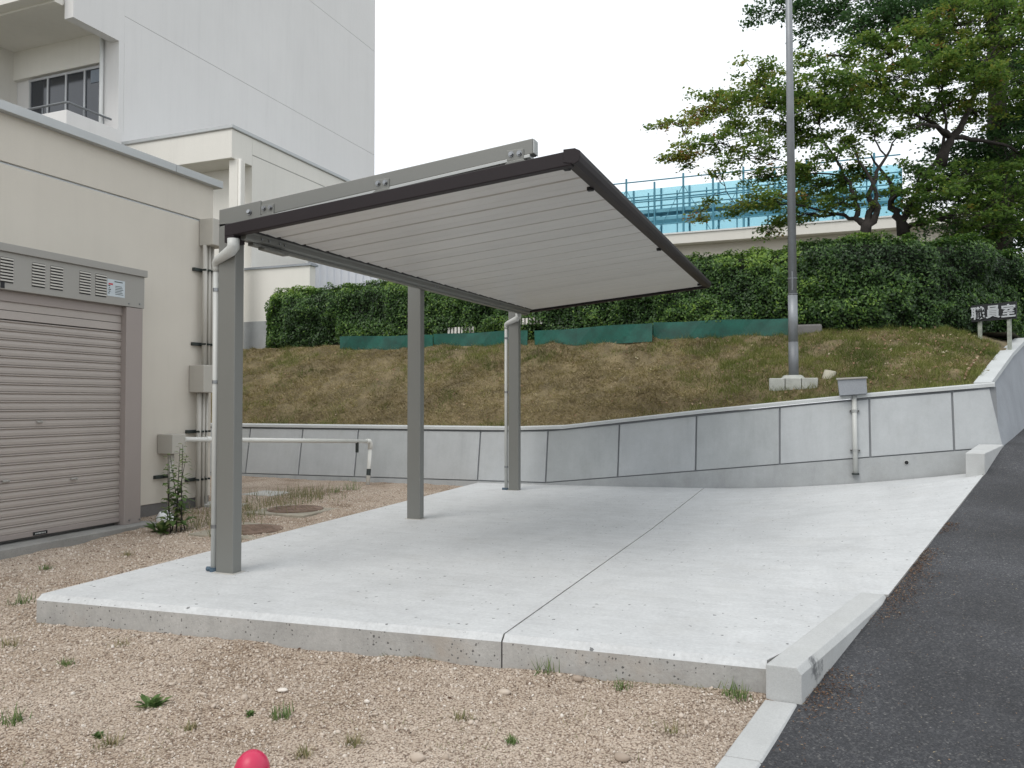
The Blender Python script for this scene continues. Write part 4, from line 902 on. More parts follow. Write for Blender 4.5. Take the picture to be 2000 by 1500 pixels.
tag(MB().box(MB_.x-.15, MB_.x+.28, 13.75, 13.95, 2.2, MB_.z+.05).build('stone_block', 'base_grey', None, .03), 'brown grey stone block in the hedge shade just right of the steel pole', 'stone')

# ------------------------------------------------------------------ HEDGES
def hedge(name, path, ht, hw, zb, zt0, zt1, nfront, ntop, label, seed, endcap=True, dk=0.0):
    path = [Vector((p[0], p[1], 0)) for p in path]; segl = [(path[i+1]-path[i]).length for i in range(len(path)-1)]; Lt = sum(segl)
    h = thing(name, (path[0].x+1, path[0].y, zb), label, 'hedge')
    def at(s):
        s = np.clip(s, 0, Lt-1e-6); cum = np.concatenate([[0], np.cumsum(segl)]); i = np.clip(np.searchsorted(cum, s, side='right')-1, 0, len(segl)-1)
        P_ = np.array([[p.x, p.y] for p in path]); f = (s-cum[i])/np.array(segl)[i]; pt = P_[i]*(1-f)[:, None]+P_[i+1]*f[:, None]
        dv = unit(P_[1:]-P_[:-1]); cm = (cum[1:]+cum[:-1])/2; d = unit(np.stack([np.interp(s, cm, dv[:, 0]), np.interp(s, cm, dv[:, 1])], 1)); nn = np.stack([d[:, 1], -d[:, 0]], 1); return pt, d, nn
    rg = np.random.default_rng(seed)
    # shell in cross-section: angle parameter over front -> top ; superellipse
    n1 = nfront+ntop
    s = rg.random(n1)*Lt; isf = np.arange(n1) < nfront
    a = np.where(isf, rg.random(n1)*1.0, 1+rg.random(n1))      # 0..1 front bottom to top, 1..2 top front to back
    pt, d, nn = at(s)
    zt = zt0+(zt1-zt0)*s/Lt
    Hh = zt-zb
    # position on rounded rectangle
    rr = .28
    off = np.where(isf, hw - np.where(a > .82, rr*((a-.82)/.18)**2, 0) - .18*np.clip((.18-a)/.18, 0, 1)*hw, hw*(1-2*(a-1))*.98-rr*.9*np.sign(1.5-a)*np.clip(1-(a-1)*8, 0, 1))
    hz = np.where(isf, zb + a*Hh*.97, zt - .07*np.clip(1-(a-1)*8, 0, 1))
    # rounded ends
    if endcap:
        e0_ = np.clip(1-s/.55, 0, 1); sh_ = np.sqrt(np.clip(1-e0_**2.2, 0.05, 1)); off = off*sh_ - (1-sh_)*.0
        hz = zb+(hz-zb)*(1-.16*e0_**2)
    bump = (vnoise(s, hz, 2.2, seed+1)-.5)*.26 + (vnoise(s, hz+off, 5, seed+2)-.5)*.26
    deep = rg.random(n1)**1.5*.26
    nz = np.where(isf, .15+.5*np.clip(a-.75, 0, 1), 1.0); no = np.where(isf, 1.0, .15)
    o2 = off + (bump-deep)*no; z2 = hz + (bump-deep)*np.where(isf, .2, .8)*.8
    pos = np.stack([pt[:, 0]+nn[:, 0]*o2, pt[:, 1]+nn[:, 1]*o2, z2], 1)
    nrm = np.stack([nn[:, 0]*no, nn[:, 1]*no, nz+.25], 1) + rg.normal(size=(n1, 3))*.55
    if endcap:   # flat end facing left
        ne = int(nfront*.05); ve = rg.random(ne); we = rg.random(ne)*2-1
        pe = np.stack([np.full(ne, path[0].x)+.1*rg.random(ne)+(we**2)*.25+.15*(ve > .85), path[0].y+we*hw, zb+ve*(zt0-zb)*.85], 1); pe[:, 0] += (vnoise(pe[:, 1], pe[:, 2], 3, seed+4)-.5)*.25
        pos = np.concatenate([pos, pe]); nrm = np.concatenate([nrm, np.array([[-1, -.3, .2]])+rg.normal(size=(ne, 3))*.5]); deep = np.concatenate([deep, rg.random(ne)*.1]); isf = np.concatenate([isf, np.ones(ne, bool)]); bump = np.concatenate([bump, np.zeros(ne)])
        hz = np.concatenate([hz, pe[:, 2]]); off = np.concatenate([off, pe[:, 1]])
    n2 = len(pos)
    ln_ = rg.uniform(.042, .075, n2); wd_ = ln_*rg.uniform(.4, .55, n2)
    tint = .53 - dk + rg.normal(size=n2)*.17 - deep*1.7 + np.clip(bump, -.2, .2)*.8 + np.where(isf, 0, .30) + (vnoise(pos[:, 0], pos[:, 2]*1.2, 1.6, seed+7)-.5)*.35  # paler on top and bumps, darker in the depth: light painted into leaf colour
    tint += np.clip((hz-(zb+(zt0-zb)*.80))*1.2, 0, .25)*isf  # top-lit rim of the front face, also put into the tint
    Vq = leaves(pos, nrm, ln_, wd_, .12)
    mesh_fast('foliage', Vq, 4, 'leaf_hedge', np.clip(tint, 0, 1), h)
    # near-black box inside: shade between the leaves put into its colour
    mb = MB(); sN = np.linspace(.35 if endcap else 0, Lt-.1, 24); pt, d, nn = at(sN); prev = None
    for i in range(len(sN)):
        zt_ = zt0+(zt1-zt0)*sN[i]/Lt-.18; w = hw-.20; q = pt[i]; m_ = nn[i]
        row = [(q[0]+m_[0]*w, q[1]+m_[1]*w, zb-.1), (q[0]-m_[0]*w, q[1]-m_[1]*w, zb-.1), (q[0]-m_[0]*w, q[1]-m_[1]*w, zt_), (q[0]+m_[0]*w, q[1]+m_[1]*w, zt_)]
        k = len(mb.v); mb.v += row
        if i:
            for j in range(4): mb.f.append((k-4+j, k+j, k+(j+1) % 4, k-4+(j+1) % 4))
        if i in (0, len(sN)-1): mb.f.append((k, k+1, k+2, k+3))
    mb.build('shade_core', 'core', h)
    return h
hl = at_y(535, 620, 14.7)
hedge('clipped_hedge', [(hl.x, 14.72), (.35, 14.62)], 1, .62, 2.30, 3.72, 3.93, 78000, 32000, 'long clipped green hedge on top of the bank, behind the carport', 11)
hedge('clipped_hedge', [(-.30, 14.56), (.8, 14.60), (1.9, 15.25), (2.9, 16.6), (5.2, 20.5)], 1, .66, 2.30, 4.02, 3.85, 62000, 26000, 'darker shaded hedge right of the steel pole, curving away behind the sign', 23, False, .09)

# ------------------------------------------------------------------ TREES
def tree(name, base_pts, base_r, clumps, Yd, leafmat, label, seed, sprays=11, lps=26, leaf=(.05, .085), spr=.19, bark='bark', tintf=None, depth=.9):
    rg = np.random.default_rng(seed); rnd = random.Random(seed)
    b0 = base_pts[0][0]; T = thing(name, (b0.x, b0.y, 2.34), label, 'tree')
    nodes = []   # (pos, radius)
    tr_ = MB()
    for pts in base_pts:
        n_ = len(pts)
        rs_ = [base_r*(1-(.62 if len(base_pts) == 1 else .86)*i/(n_-1)) for i in range(n_)]
        # smooth through the points
        sm, rr = [], []
        for i in range(n_-1):
            for t_ in np.linspace(0, 1, 5)[:-1]:
                p = pts[i].lerp(pts[i+1], t_) + Vector((rnd.gauss(0, .02), rnd.gauss(0, .02), 0)); sm.append(p); rr.append(rs_[i]*(1-t_)+rs_[i+1]*t_)
        sm.append(pts[-1]); rr.append(rs_[-1]); sm[0] = sm[0]-Vector((0, 0, .25)); rr[0] *= 1.4
        tr_.tube(sm, rr, 9); nodes += [(p, r_) for p, r_ in list(zip(sm, rr))[len(sm)//4:]]
    tr_.build('trunk', bark, T, smooth=True)
    br = MB(); LP, LN, LT = [], [], []
    cl = []
    for (px, py, rx, ry) in clumps:
        yd = Yd + rnd.uniform(-depth, depth); c = at_y(px, py, yd); sc = (c-E).dot(fwd)/F; cl.append((c, rx*sc, ry*sc, px, py))
    ctr = nodes[-1][0]
    cl.sort(key=lambda q: min((q[0]-p).length for p, _ in nodes))
    for c, rx, rz, px, py in cl:
        best = min(nodes, key=lambda nd: (nd[0]-c).length + (max(0, nd[0].z-c.z)*1.2) + .25/max(nd[1], .01)*.05)
        p0, r0 = best; r1 = max(.008, min(r0*.6, .05)); r0 = min(r0*.75, .07)
        mid = p0.lerp(c, .5) + Vector((rnd.gauss(0, .10), rnd.gauss(0, .10), rnd.uniform(-.02, .18)))
        pth, rr = [], []
        for t_ in np.linspace(0, 1, 8):
            q = p0*(1-t_)**2 + mid*2*t_*(1-t_) + c*t_*t_ + Vector((rnd.gauss(0, .025), rnd.gauss(0, .025), rnd.gauss(0, .025)))*(0 if t_ in (0, 1) else 1)
            pth.append(q); rr.append(r0*(1-t_)+max(.010, r0*.4)*t_)
        br.tube(pth, rr, 5, False)
        for q, r_ in list(zip(pth, rr))[2:]: nodes.append((q, r_))
        ns = max(4, int(sprays*(rx*rz)/(.65*.32)*rnd.uniform(.8, 1.2)))
        for _ in range(ns):
            v = Vector((rnd.gauss(0, .55), rnd.gauss(0, .55), rnd.gauss(0, .5))); 
            s_ = c + Vector((v.x*rx, v.y*rx*.9, v.z*rz))
            k = pth[rnd.choice([4, 5, 6, 7])]
            m_ = k.lerp(s_, .5)+Vector((0, 0, rnd.uniform(0, .07)))
            br.tube([k, m_, s_], [.009, .006, .003], 4, False)
            nl = int(lps*rnd.uniform(.6, 1.4)); sz = spr*rnd.uniform(.7, 1.25)
            P_ = rg.normal(size=(nl, 3))*np.array([sz*.55, sz*.55, sz*.22])+np.array(s_)
            dirv = P_-np.array(s_); P_[:, 2] -= np.abs(dirv[:, 0])*.15
            LP.append(P_); LN.append(np.array([[0, 0, 1.]])+rg.normal(size=(nl, 3))*.55)
            base = rnd.gauss(.45, .13) + (tintf(px, py) if tintf else 0)
            LT.append(np.clip(base+rg.normal(size=nl)*.14, 0, 1))
    bo_ = br.build('branches', bark, T, smooth=True)
    P_ = np.concatenate(LP); N_ = np.concatenate(LN); t_ = np.concatenate(LT); ln_ = rg.uniform(leaf[0], leaf[1], len(P_))
    mesh_fast('crown', leaves(P_, N_, ln_, ln_*rg.uniform(.55, .8, len(P_)), .1), 4, leafmat, t_, T)
    return T
Yt = 17.2
m_cl = [(1290, 246, 24, 9), (1330, 238, 34, 14), (1375, 222, 50, 20), (1425, 195, 62, 26), (1478, 150, 36, 24), (1492, 128, 22, 12), (1500, 195, 66, 28), (1322, 312, 28, 16), (1345, 300, 32, 18), (1400, 282, 58, 24), (1460, 300, 64, 28), (1425, 250, 50, 16),
        (1560, 185, 62, 30), (1540, 250, 66, 28), (1610, 160, 62, 28), (1600, 210, 70, 32), (1655, 190, 60, 28), (1555, 335, 66, 22), (1500, 395, 64, 20), (1440, 405, 40, 14), (1520, 430, 34, 18), (1500, 455, 20, 12),
        (1600, 370, 70, 28), (1642, 395, 55, 22), (1590, 112, 34, 14), (1640, 110, 40, 18), (1660, 285, 50, 24), (1690, 345, 50, 22), (1392, 334, 26, 9), (1480, 345, 40, 14), (1620, 300, 40, 18), (1380, 395, 20, 10), (1365, 425, 16, 10), (1575, 420, 36, 16), (1700, 235, 50, 24), (1590, 265, 46, 18)]
B1 = at_y(1688, 462, Yt); B1.z = 2.5; 
f1 = at_y(1688, 448, Yt)
tree('maple_tree', [[Vector((f1.x, Yt, 2.5)), at_y(1686, 440, Yt), at_y(1674, 420, Yt), at_y(1673, 385, Yt), at_y(1640, 330, Yt), at_y(1600, 260, Yt)],
                    [at_y(1688, 446, Yt), at_y(1700, 415, Yt), at_y(1698, 380, Yt), at_y(1720, 320, Yt+.2), at_y(1755, 265, Yt+.3)],
                    [at_y(1690, 448, Yt), at_y(1714, 415, Yt-.1), at_y(1712, 372, Yt-.2), at_y(1670, 300, Yt-.3)]], .085, m_cl, Yt, 'leaf_maple',
     'spreading maple with thin crooked stems and reddish leaf tips, reaching left over the hedge', 31, 27, 54, tintf=lambda px, py: .30 if px < 1380 else (.08 if px < 1530 else -.04), leaf=(.055, .095))
Y2 = 18.3
o_cl = [(1728, 95, 56, 34), (1790, 70, 66, 40), (1860, 50, 76, 44), (1930, 40, 76, 44), (1980, 90, 60, 50), (1760, 150, 70, 34), (1840, 130, 80, 40), (1920, 150, 80, 44), (1985, 180, 50, 40), (1700, 205, 56, 26), (1770, 215, 66, 24), (1850, 205, 66, 26), (1905, 225, 50, 20), (1690, 160, 50, 24),
        (1790, 250, 46, 12), (1800, 335, 50, 20), (1770, 375, 40, 20), (1830, 370, 66, 30), (1890, 345, 66, 34), (1860, 420, 66, 28), (1930, 400, 56, 40), (1985, 380, 50, 50), (1950, 455, 46, 22), (1900, 455, 40, 20), (1800, 410, 36, 18), (1990, 300, 40, 30), (1740, 180, 40, 20), (1990, 20, 60, 40)]
tree('broadleaf_tree', [[Vector((at_y(1778, 475, Y2).x, Y2, 2.4)), at_y(1776, 470, Y2), at_y(1764, 435, Y2), at_y(1778, 400, Y2), at_y(1800, 360, Y2), at_y(1838, 300, Y2), at_y(1850, 240, Y2), at_y(1830, 150, Y2)],
                        [at_y(1764, 436, Y2), at_y(1745, 405, Y2), at_y(1740, 360, Y2-.2), at_y(1700, 300, Y2-.2)], [at_y(1838, 300, Y2), at_y(1870, 255, Y2), at_y(1900, 200, Y2+.2), at_y(1930, 100, Y2)]], .10, o_cl, Y2, 'leaf_maple',
     'olive green broadleaf tree with a leaning forked trunk, between the maple and the thick trunk', 47, 23, 50, tintf=lambda px, py: .02 if py < 240 else -.15, leaf=(.06, .10))
Y3 = 21.0
d_cl = [(1478, 32, 22, 8), (1520, 20, 40, 12), (1575, 28, 46, 16), (1635, 38, 52, 20), (1570, 62, 10, 14), (1690, 52, 62, 24), (1755, 30, 70, 30), (1700, 85, 24, 14), (1830, 5, 80, 30), (1920, -20, 90, 40), (1990, -40, 90, 40), (1650, 5, 50, 20), (1740, -20, 70, 30), (1590, -10, 50, 18),
        (1985, 230, 50, 40), (1900, 290, 50, 30), (1860, 320, 50, 30), (1950, 300, 56, 44), (1995, 300, 50, 50), (1930, 360, 60, 40), (1995, 390, 50, 40), (1840, 390, 50, 26), (1880, 440, 60, 26), (1960, 450, 60, 28), (1995, 130, 50, 50), (1900, 120, 60, 40), (1830, 110, 50, 36), (2030, 460, 50, 30), (1830, 290, 30, 14), (2060, 200, 60, 60), (2060, 340, 60, 60)]
tree('shade_tree', [[Vector((at_y(1952, 530, Y3).x, Y3, 2.34)), at_y(1952, 480, Y3), at_y(1950, 380, Y3), at_y(1947, 260, Y3), at_y(1945, 120, Y3), at_y(1935, -20, Y3), at_y(1930, -150, Y3)]], .30, d_cl, Y3, 'leaf_dark',
     'large dark green tree with a thick straight trunk at the right edge', 59, 26, 54, leaf=(.06, .11), spr=.28, bark='bark_old', depth=1.3)

# ------------------------------------------------------------------ GRASS ON THE BANK
n_ = 210000
u = rng.random(n_); yy = 11.17+rng.random(n_)**1.05*(13.98-11.17); xx = -11.8+(x_rw(yy)-.14+11.8)*u
zz = z_bank(xx, yy)+((vnoise(xx, yy, 2.2, 8)-.5)*.07+(vnoise(xx, yy, 7, 9)-.5)*.065)*np.clip((yy-11.2)/.4, 0, 1)
gr = vnoise(xx, yy, .9, 21)*.55+vnoise(xx, yy, 3.1, 22)*.45
greenp = np.clip((xx+3.5)/4.5, 0, 1)*.38 + np.clip((12.2-yy)/1.0, 0, 1)*.10*(xx > -2)
isg = (gr + rng.normal(size=n_)*.11) > (.70-greenp)
ln_ = rng.uniform(.03, .085, n_)*np.where(isg, 1.15, 1.0)*(0.5+.7*vnoise(xx, yy, 4.5, 24)+.7*vnoise(xx, yy, 12, 26)**2); an_ = rng.uniform(0, 2*np.pi, n_); el = np.where(isg, rng.uniform(.45, 1.3, n_), rng.uniform(.02, .75, n_))
dirv = np.stack([np.cos(an_)*np.cos(el), np.sin(an_)*np.cos(el)-.18, np.sin(el)+.05], 1); side = unit(np.cross(dirv, np.array([[0, 0, 1.]])+rng.normal(size=(n_, 3))*.3))
P0 = np.stack([xx, yy, zz-.004], 1); wd = rng.uniform(.004, .009, n_)[:, None]
V = np.stack([P0-side*wd*.5, P0+side*wd*.5, P0+dirv*ln_[:, None]], 1)
bare = (vnoise(xx, yy, 1.9, 27)*.6+vnoise(xx, yy, 6, 28)*.4+rng.normal(size=n_)*.05) > .70; keep_ = ~(bare & (rng.random(n_) < .8)); V, isg, xx, yy = V[keep_], isg[keep_], xx[keep_], yy[keep_]; n_ = len(xx)
tn = np.clip(.45+rng.normal(size=n_)*.2+(vnoise(xx, yy, 1.7, 25)-.5)*.7, 0, 1)
tag(mesh_fast('dry_grass', V[~isg], 3, 'blade', tn[~isg]), 'dry straw coloured mown grass covering the bank', 'grass', kind='stuff')
tag(mesh_fast('green_grass', V[isg], 3, 'blade_green', tn[isg]), 'greener grass tufts growing through the dry bank', 'grass', kind='stuff')
n_ = 900
yy = 11.3+rng.random(n_)*2.6; xx = np.where(rng.random(n_) < .6, rng.normal(1.0, 1.0, n_), rng.uniform(-10, 2, n_)); xx = np.minimum(xx, x_rw(yy)-.3)
P_ = np.stack([xx, yy, z_bank(xx, yy)+.045], 1)
ll_ = rng.uniform(.025, .06, n_)
tag(mesh_fast('fallen_leaves', leaves(P_, np.array([[0, -.35, 1.]])+rng.normal(size=(n_, 3))*.3, ll_, ll_*.6), 4, 'litter', rng.uniform(.5, 1, n_)), 'pale fallen leaves lying on the bank', 'leaves', kind='stuff')

# ------------------------------------------------------------------ GRAVEL STONES, LITTER
ico = np.array([(0, 0, 1), (.894, 0, .447), (.276, .851, .447), (-.724, .526, .447), (-.724, -.526, .447), (.276, -.851, .447), (.724, .526, -.447), (-.276, .851, -.447), (-.894, 0, -.447), (-.276, -.851, -.447), (.724, -.526, -.447), (0, 0, -1)])
icf = np.array([(0, 1, 2), (0, 2, 3), (0, 3, 4), (0, 4, 5), (0, 5, 1), (1, 6, 2), (2, 7, 3), (3, 8, 4), (4, 9, 5), (5, 10, 1), (2, 6, 7), (3, 7, 8), (4, 8, 9), (5, 9, 10), (1, 10, 6), (6, 11, 7), (7, 11, 8), (8, 11, 9), (9, 11, 10), (10, 11, 6)])
def on_gravel(xx, yy): return ((yy < front_y(xx)-.01) | (xx < I(yy, [3.5, 10.85], [-4.60, -4.84]))) & (xx < edge(yy)-.16) & ~((xx < XS+.2) & (yy < 6.75)) & (xx > XB+.02) & (yy < 10.75)
def gz_(xx, yy): return z_gravel(xx, yy)+(vnoise(xx, yy, 3.0, 1)-.5)*.035+(vnoise(xx, yy, 11, 2)-.5)*.014+(vnoise(xx, yy, 27, 3)-.5)*.009
n_ = 110000
dd = np.exp(rng.uniform(math.log(2.0), math.log(11.5), n_)); tt = rng.uniform(-.70, .42, n_)
xx = dd*(tt*rgt.x+fwd.x); yy = dd*(tt*rgt.y+fwd.y); ok = on_gravel(xx, yy); xx, yy, dd = xx[ok], yy[ok], dd[ok]; n_ = len(xx)
sz = rng.lognormal(math.log(.0042), .33, n_)*np.clip(dd/3.4, .9, 1.6); sz = np.minimum(sz, .018)
zz = gz_(xx, yy)+sz*.25
sc = np.stack([sz*rng.uniform(.8, 1.4, n_), sz*rng.uniform(.6, 1.1, n_), sz*rng.uniform(.45, .85, n_)], 1)
tag(mesh_copies('gravel', ico, icf, np.stack([xx, yy, zz], 1), rand_rot(n_), sc, 'stone', np.clip(rng.normal(.5, .24, n_), 0, 1)), 'loose pinkish beige crushed stone on the yard', 'gravel', kind='stuff')
n_ = 4500
xx = rng.uniform(-6.5, -.3, n_); yy = rng.uniform(1.9, 8.5, n_); ok = on_gravel(xx, yy) & (vnoise(xx, yy, 1.6, 71)+rng.normal(size=n_)*.12 > .52); xx, yy = xx[ok], yy[ok]; n_ = len(xx)
sz = np.minimum(rng.lognormal(math.log(.0070), .42, n_), .016)
tag(mesh_copies('coarse_gravel', ico*(1+rng.normal(size=(12, 1))*.15), icf, np.stack([xx, yy, gz_(xx, yy)+sz*.25], 1), rand_rot(n_), np.stack([sz*1.2, sz*.9, sz*.6], 1), 'stone', np.clip(rng.normal(.42, .3, n_), 0, 1)), 'coarser pebbles strewn unevenly over the gravel yard', 'gravel', kind='stuff')
# single bigger stones
def rock(px, py, s, label, t_=.9, flat=.4):
    p = at_z(px, py, -.16); z = float(gz_(p.x, p.y)); p = at_z(px, py, z+.01)
    o = mesh_copies('loose_stone', ico*(1+rng.normal(size=(12, 1))*.12), icf, np.array([[p.x, p.y, p.z]]), np.eye(3)[None], np.array([[s, s*.7, s*flat]]), 'stone', np.array([t_])); tag(o, label, 'stone', 'larger stones lying on the gravel')
    o.modifiers.new('bevel', 'BEVEL').width = s*.1
rock(552, 1347, .034, 'flat whitish stone on the gravel, right of the leafy weed', 1.0, .28)
rock(716, 1370, .016, 'small white pebble below the slab in the middle of the gravel', 1.0, .7)
rock(985, 1352, .035, 'tan stone close under the slab face, left of centre', .55, .5)
rock(1128, 1325, .034, 'reddish brown stone against the slab face', .15, .6)
rock(815, 1480, .035, 'tan stone at the bottom edge of the gravel, left of centre', .4, .6)
rock(1215, 1480, .04, 'brown stone near the bottom edge beside the low kerb', .15, .5)
# leaf litter along the asphalt edge
n_ = 5200
yy = rng.uniform(2.2, 7.4, n_); dx = np.abs(rng.normal(0, .10, n_))*np.where(yy < 6, 1, .6); xx = edge(yy)+.004+dx
keep = vnoise(xx*0, yy, 2.5, 40)+rng.normal(size=n_)*.12 > .42; xx, yy = xx[keep], yy[keep]; n_ = len(xx)
ll_ = rng.uniform(.006, .020, n_)
P_ = np.stack([xx, yy, z_road(yy)+.010], 1)
tag(mesh_fast('leaf_litter', leaves(P_, np.array([[0, 0, 1.]])+rng.normal(size=(n_, 3))*.3, ll_, ll_*.35), 4, 'litter', rng.uniform(0, .95, n_)), 'reddish brown leaf scraps gathered along the kerb on the asphalt', 'leaves', kind='stuff')
n_ = 2600
yy = rng.uniform(2.2, 10.5, n_); xx = edge(yy)+rng.uniform(.05, 3, n_); ll_ = rng.uniform(.004, .012, n_)
P_ = np.stack([xx, yy, z_road(yy)+.009], 1)
tag(mesh_fast('road_specks', leaves(P_, np.array([[0, 0, 1.]])+rng.normal(size=(n_, 3))*.2, ll_, ll_*.5), 4, 'litter', rng.uniform(.6, 1, n_)), 'pale specks of grit scattered over the asphalt', 'grit', kind='stuff')
# pale scratch on the asphalt
mb = MB()
for k in range(14):
    q = at_z(1770+k*9.5, 1143-k*1.3+random.uniform(-2, 2), .06); zq = float(z_road(q.y)); q = at_z(1770+k*9.5, 1143-k*1.3+random.uniform(-1.5, 1.5), zq+.010)
    if random.random() < .8: mb.box(q.x-.018, q.x+.018, q.y-.006, q.y+.006, q.z-.006, q.z)
tag(mb.build('pale_scratch', 'ring'), 'broken pale line of mortar dribbles on the asphalt right of the slab', 'mortar marks')

# ------------------------------------------------------------------ WEEDS
GW = 'weeds growing around the yard'
def weed(px, py, kind, label, size=.1, seed=0, zref=-.16, mat='leaf_weed'):
    rg = np.random.default_rng(seed+5); p = at_z(px, py, zref); z = float(gz_(p.x, p.y)) if not (p.x > -4.5 and p.y > 3.9) else zref; p = at_z(px, py, z)
    V, tn = [], []
    stem = MB()
    if kind == 'tall':
        for s in range(6):
            a = rg.uniform(0, 6.28); hgt = size*rg.uniform(.55, 1.05); top = p+Vector((math.cos(a)*.13*hgt, math.sin(a)*.13*hgt, hgt)); bs_ = p+Vector((rg.normal()*.05, rg.normal()*.05, -.02))
            stem.tube([bs_, bs_.lerp(top, .5)+Vector((rg.normal()*.01, 0, 0)), top], [.007, .005, .002], 5)
            for t_ in np.linspace(.08, 1, int(hgt*34)):
                c = np.array(bs_.lerp(top, t_)); aa = rg.uniform(0, 6.28); L = .19*(1.1-t_*.7)*rg.uniform(.7, 1.2); d = np.array([math.cos(aa), math.sin(aa), .35]); sd_ = np.array([-math.sin(aa), math.cos(aa), 0])*L*.17
                tip = c+d*L-np.array([0, 0, L*.35]); mid = c+d*L*.55
                V.append([c, mid+sd_, tip, mid-sd_]); tn.append(rg.uniform(.3, .9))
    elif kind == 'rosette':
        for k in range(int(34)):
            aa = rg.uniform(0, 6.28); e_ = rg.uniform(.15, 1.1); L = size*rg.uniform(.5, 1.0); d = np.array([math.cos(aa)*math.cos(e_), math.sin(aa)*math.cos(e_), math.sin(e_)]); sd_ = np.array([-math.sin(aa), math.cos(aa), 0])*L*.16
            c = np.array(p)+rg.normal(size=3)*[size*.12, size*.12, 0]; V.append([c, c+d*L*.6+sd_, c+d*L-np.array([0, 0, L*.15]), c+d*L*.6-sd_]); tn.append(rg.uniform(.2, .8))
        stem.tube([p-Vector((0, 0, .02)), p+Vector((0, 0, size*.3))], .003, 4)
    else:
        for k in range(46 if kind == 'tuft' else 22):
            aa = rg.uniform(0, 6.28); e_ = rg.uniform(.5, 1.45); L = size*rg.uniform(.4, 1.0); d = np.array([math.cos(aa)*math.cos(e_), math.sin(aa)*math.cos(e_), math.sin(e_)]); sd_ = np.array([-math.sin(aa), math.cos(aa), 0])*.0028
            c = np.array(p)+rg.normal(size=3)*[size*.35, size*.35, 0]; V.append([c-sd_, c+sd_, c+d*L+sd_*.2, c+d*L-sd_*.2]); tn.append(rg.uniform(.2, 1))
        stem.tube([p-Vector((0, 0, .02)), p+Vector((0, 0, size*.2))], .002, 4)
    t_ = thing('weed', p, label, 'weed', GW)
    mesh_fast('leaves', np.array(V), 4, mat, np.array(tn), t_); stem.build('stem', 'bark' if kind == 'tall' else 'core', t_)
weed(345, 1035, 'tall', 'tall upright green weed in front of the lowest junction box', .95, 1, -.2)
weed(318, 1040, 'rosette', 'low broad leaved weed clump at the foot of the tall weed', .22, 2, -.2)
weed(297, 1380, 'rosette', 'leafy green weed alone on the gravel at lower left', .085, 3)
weed(490, 1397, 'rosette', 'tiny bright green weed below the flat whitish stone', .035, 4)
weed(552, 1400, 'tuft', 'sprawling thin weed tuft right of the tiny green weed', .075, 5)
weed(1216, 1345, 'tuft', 'upright grass tuft against the slab face, right of centre', .06, 6)
weed(1062, 1315, 'grass', 'wispy stem against the slab face near the slab joint', .10, 7)
weed(1425, 1355, 'grass', 'thin wiry weed at the slab face near the kerb corner', .09, 8)
weed(1442, 1362, 'tuft', 'flattened dark tuft at the slab face beside the kerb corner', .07, 9)
weed(685, 958, 'tuft', 'bushy green grass clump at the wall foot beside the white pipe', .22, 10, -.08)
weed(655, 962, 'tuft', 'smaller grass clump left of the bushy one near the white pipe', .14, 11, -.08)
for (wx, wy, wk, wl, ws, wm) in ((590, 1478, 'tuft', 'small brown tuft just right of the red post at the bottom edge', .05, 'dry_weed'), (240, 1262, 'grass', 'dry sprig close to the slab face at the left', .06, 'dry_weed'),
        (372, 1425, 'tuft', 'faded tuft between the leafy weed and the red post', .045, 'dry_weed'), (905, 1405, 'tuft', 'brown tuft in the middle of the gravel, below the slab joint', .05, 'dry_weed'),
        (130, 1300, 'tuft', 'faint green tuft left of the leafy weed, nearer the slab', .05, 'leaf_weed'), (1310, 1430, 'grass', 'dry wisp on the gravel near the low kerb', .06, 'dry_weed'),
        (1000, 1450, 'tuft', 'dull green tuft near the bottom, right of centre', .04, 'leaf_weed'), (20, 1262, 'tuft', 'dry tuft at the left picture edge, level with the slab face', .07, 'dry_weed'),
        (600, 1090, 'grass', 'single sprig at the slab edge behind the near post', .07, 'dry_weed'), (250, 1085, 'tuft', 'small tuft on the gravel before the shutter plinth', .06, 'dry_weed'), (90, 1112, 'tuft', 'small tuft at the foot of the shutter plinth', .06, 'leaf_weed')):
    weed(wx, wy, wk, wl, ws, wx, -.17, wm)
weed(820, 1250, 'grass', 'thin dry stalk leaning on the slab face left of centre', .08, 12, -.16, 'dry_weed')
weed(190, 1440, 'rosette', 'small flat weed near the bottom left of the gravel', .04, 13)
weed(690, 1455, 'tuft', 'dry tuft on the gravel near the bottom, right of the red post', .06, 14, -.16, 'dry_weed')
weed(215, 1455, 'tuft', 'dry brownish tuft at the bottom left gravel', .06, 15, -.16, 'dry_weed')
weed(30, 1410, 'tuft', 'dull green tuft at the left edge of the gravel, lower down', .08, 16)
weed(40, 1180, 'tuft', 'dull green patch at the left edge of the gravel, higher up', .12, 17)
n_ = 2600
xx = rng.uniform(-6.6, -.3, n_); yy = rng.uniform(1.8, 9.0, n_); ok = on_gravel(xx, yy) & (vnoise(xx, yy, 1.9, 81)+.35*(np.abs(yy-front_y(xx)) < .18)+rng.normal(size=n_)*.1 > .58); xx, yy = xx[ok], yy[ok]; n_ = len(xx)
ll_ = rng.uniform(.006, .028, n_); P_ = np.stack([xx, yy, gz_(xx, yy)+.009], 1)
tag(mesh_fast('leaf_scraps', leaves(P_, np.array([[0, -.2, 1.]])+rng.normal(size=(n_, 3))*.4, ll_, ll_*rng.uniform(.15, .6, n_)), 4, 'litter', np.clip(rng.normal(.25, .25, n_), 0, 1)), 'brown leaf and bark scraps lying on the gravel', 'leaves', kind='stuff')
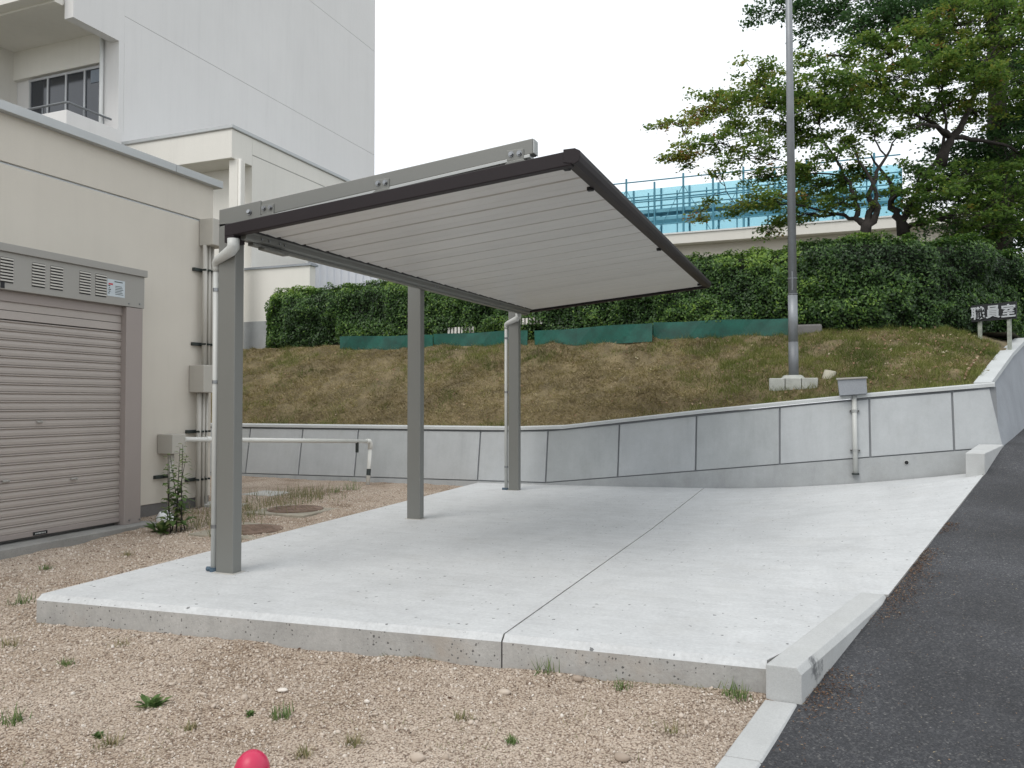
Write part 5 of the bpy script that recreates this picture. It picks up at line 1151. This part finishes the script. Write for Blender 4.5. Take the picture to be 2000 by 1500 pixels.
# weed strips nobody could count
n_ = 1500
k = rng.integers(0, 5, n_)
cx_ = np.array([480, 545, 600, 400, 440])[k]; cy_ = np.array([1000, 985, 972, 1010, 1040])[k]; sx_ = np.array([20, 30, 30, 30, 14])[k]; sy_ = np.array([10, 9, 6, 12, 6])[k]
px = rng.normal(size=n_)*sx_+cx_; py = rng.normal(size=n_)*sy_+cy_
Pq = np.array([at_z(a, max(b_, 950), -.10) for a, b_ in zip(px, py)]); ok = on_gravel(Pq[:, 0], Pq[:, 1]); Pq = Pq[ok]; n_ = len(Pq)
Pq[:, 2] = gz_(Pq[:, 0], Pq[:, 1]); L = rng.uniform(.03, .17, n_)[:, None]; an_ = rng.uniform(0, 6.28, n_); sd_ = np.stack([np.cos(an_), np.sin(an_), an_*0], 1)
V = np.stack([Pq-sd_*.004, Pq+sd_*.004, Pq+np.stack([rng.normal(size=n_)*.03, rng.normal(size=n_)*.03, L[:, 0]], 1)], 1)
tag(mesh_fast('weed_grass', V, 3, 'dry_weed', rng.random(n_)), 'thin dry weeds around the manholes and pads', 'weeds', kind='stuff')
n_ = 2600
t1_ = rng.random(n_); pxs = rng.uniform(0, 1500, n_)
yy = np.concatenate([front_y(np.linspace(-4.5, -.3, 900))-np.abs(rng.normal(0, .03, 900)), rng.uniform(2.0, 3.5, 1700)]); xx = np.concatenate([np.linspace(-4.5, -.3, 900), rng.uniform(-5.5, -.4, 1700)])
kk = (vnoise(xx, yy, 2.4, 61) > .55); xx, yy = xx[kk], yy[kk]; ok = on_gravel(xx, yy); xx, yy = xx[ok], yy[ok]; n_ = len(xx)
Pq = np.stack([xx, yy, gz_(xx, yy)+.003], 1); an_ = rng.uniform(0, 6.28, n_); d = np.stack([np.cos(an_), np.sin(an_), rng.uniform(.05, .7, n_)], 1); sd_ = np.stack([-np.sin(an_), np.cos(an_), an_*0], 1); L = rng.uniform(.01, .05, n_)[:, None]
tag(mesh_fast('dry_scraps', np.stack([Pq-sd_*.0015, Pq+sd_*.0015, Pq+d*L], 1), 3, 'dry_weed', rng.random(n_)), 'dry twigs and dead weed scraps on the gravel', 'weeds', kind='stuff')
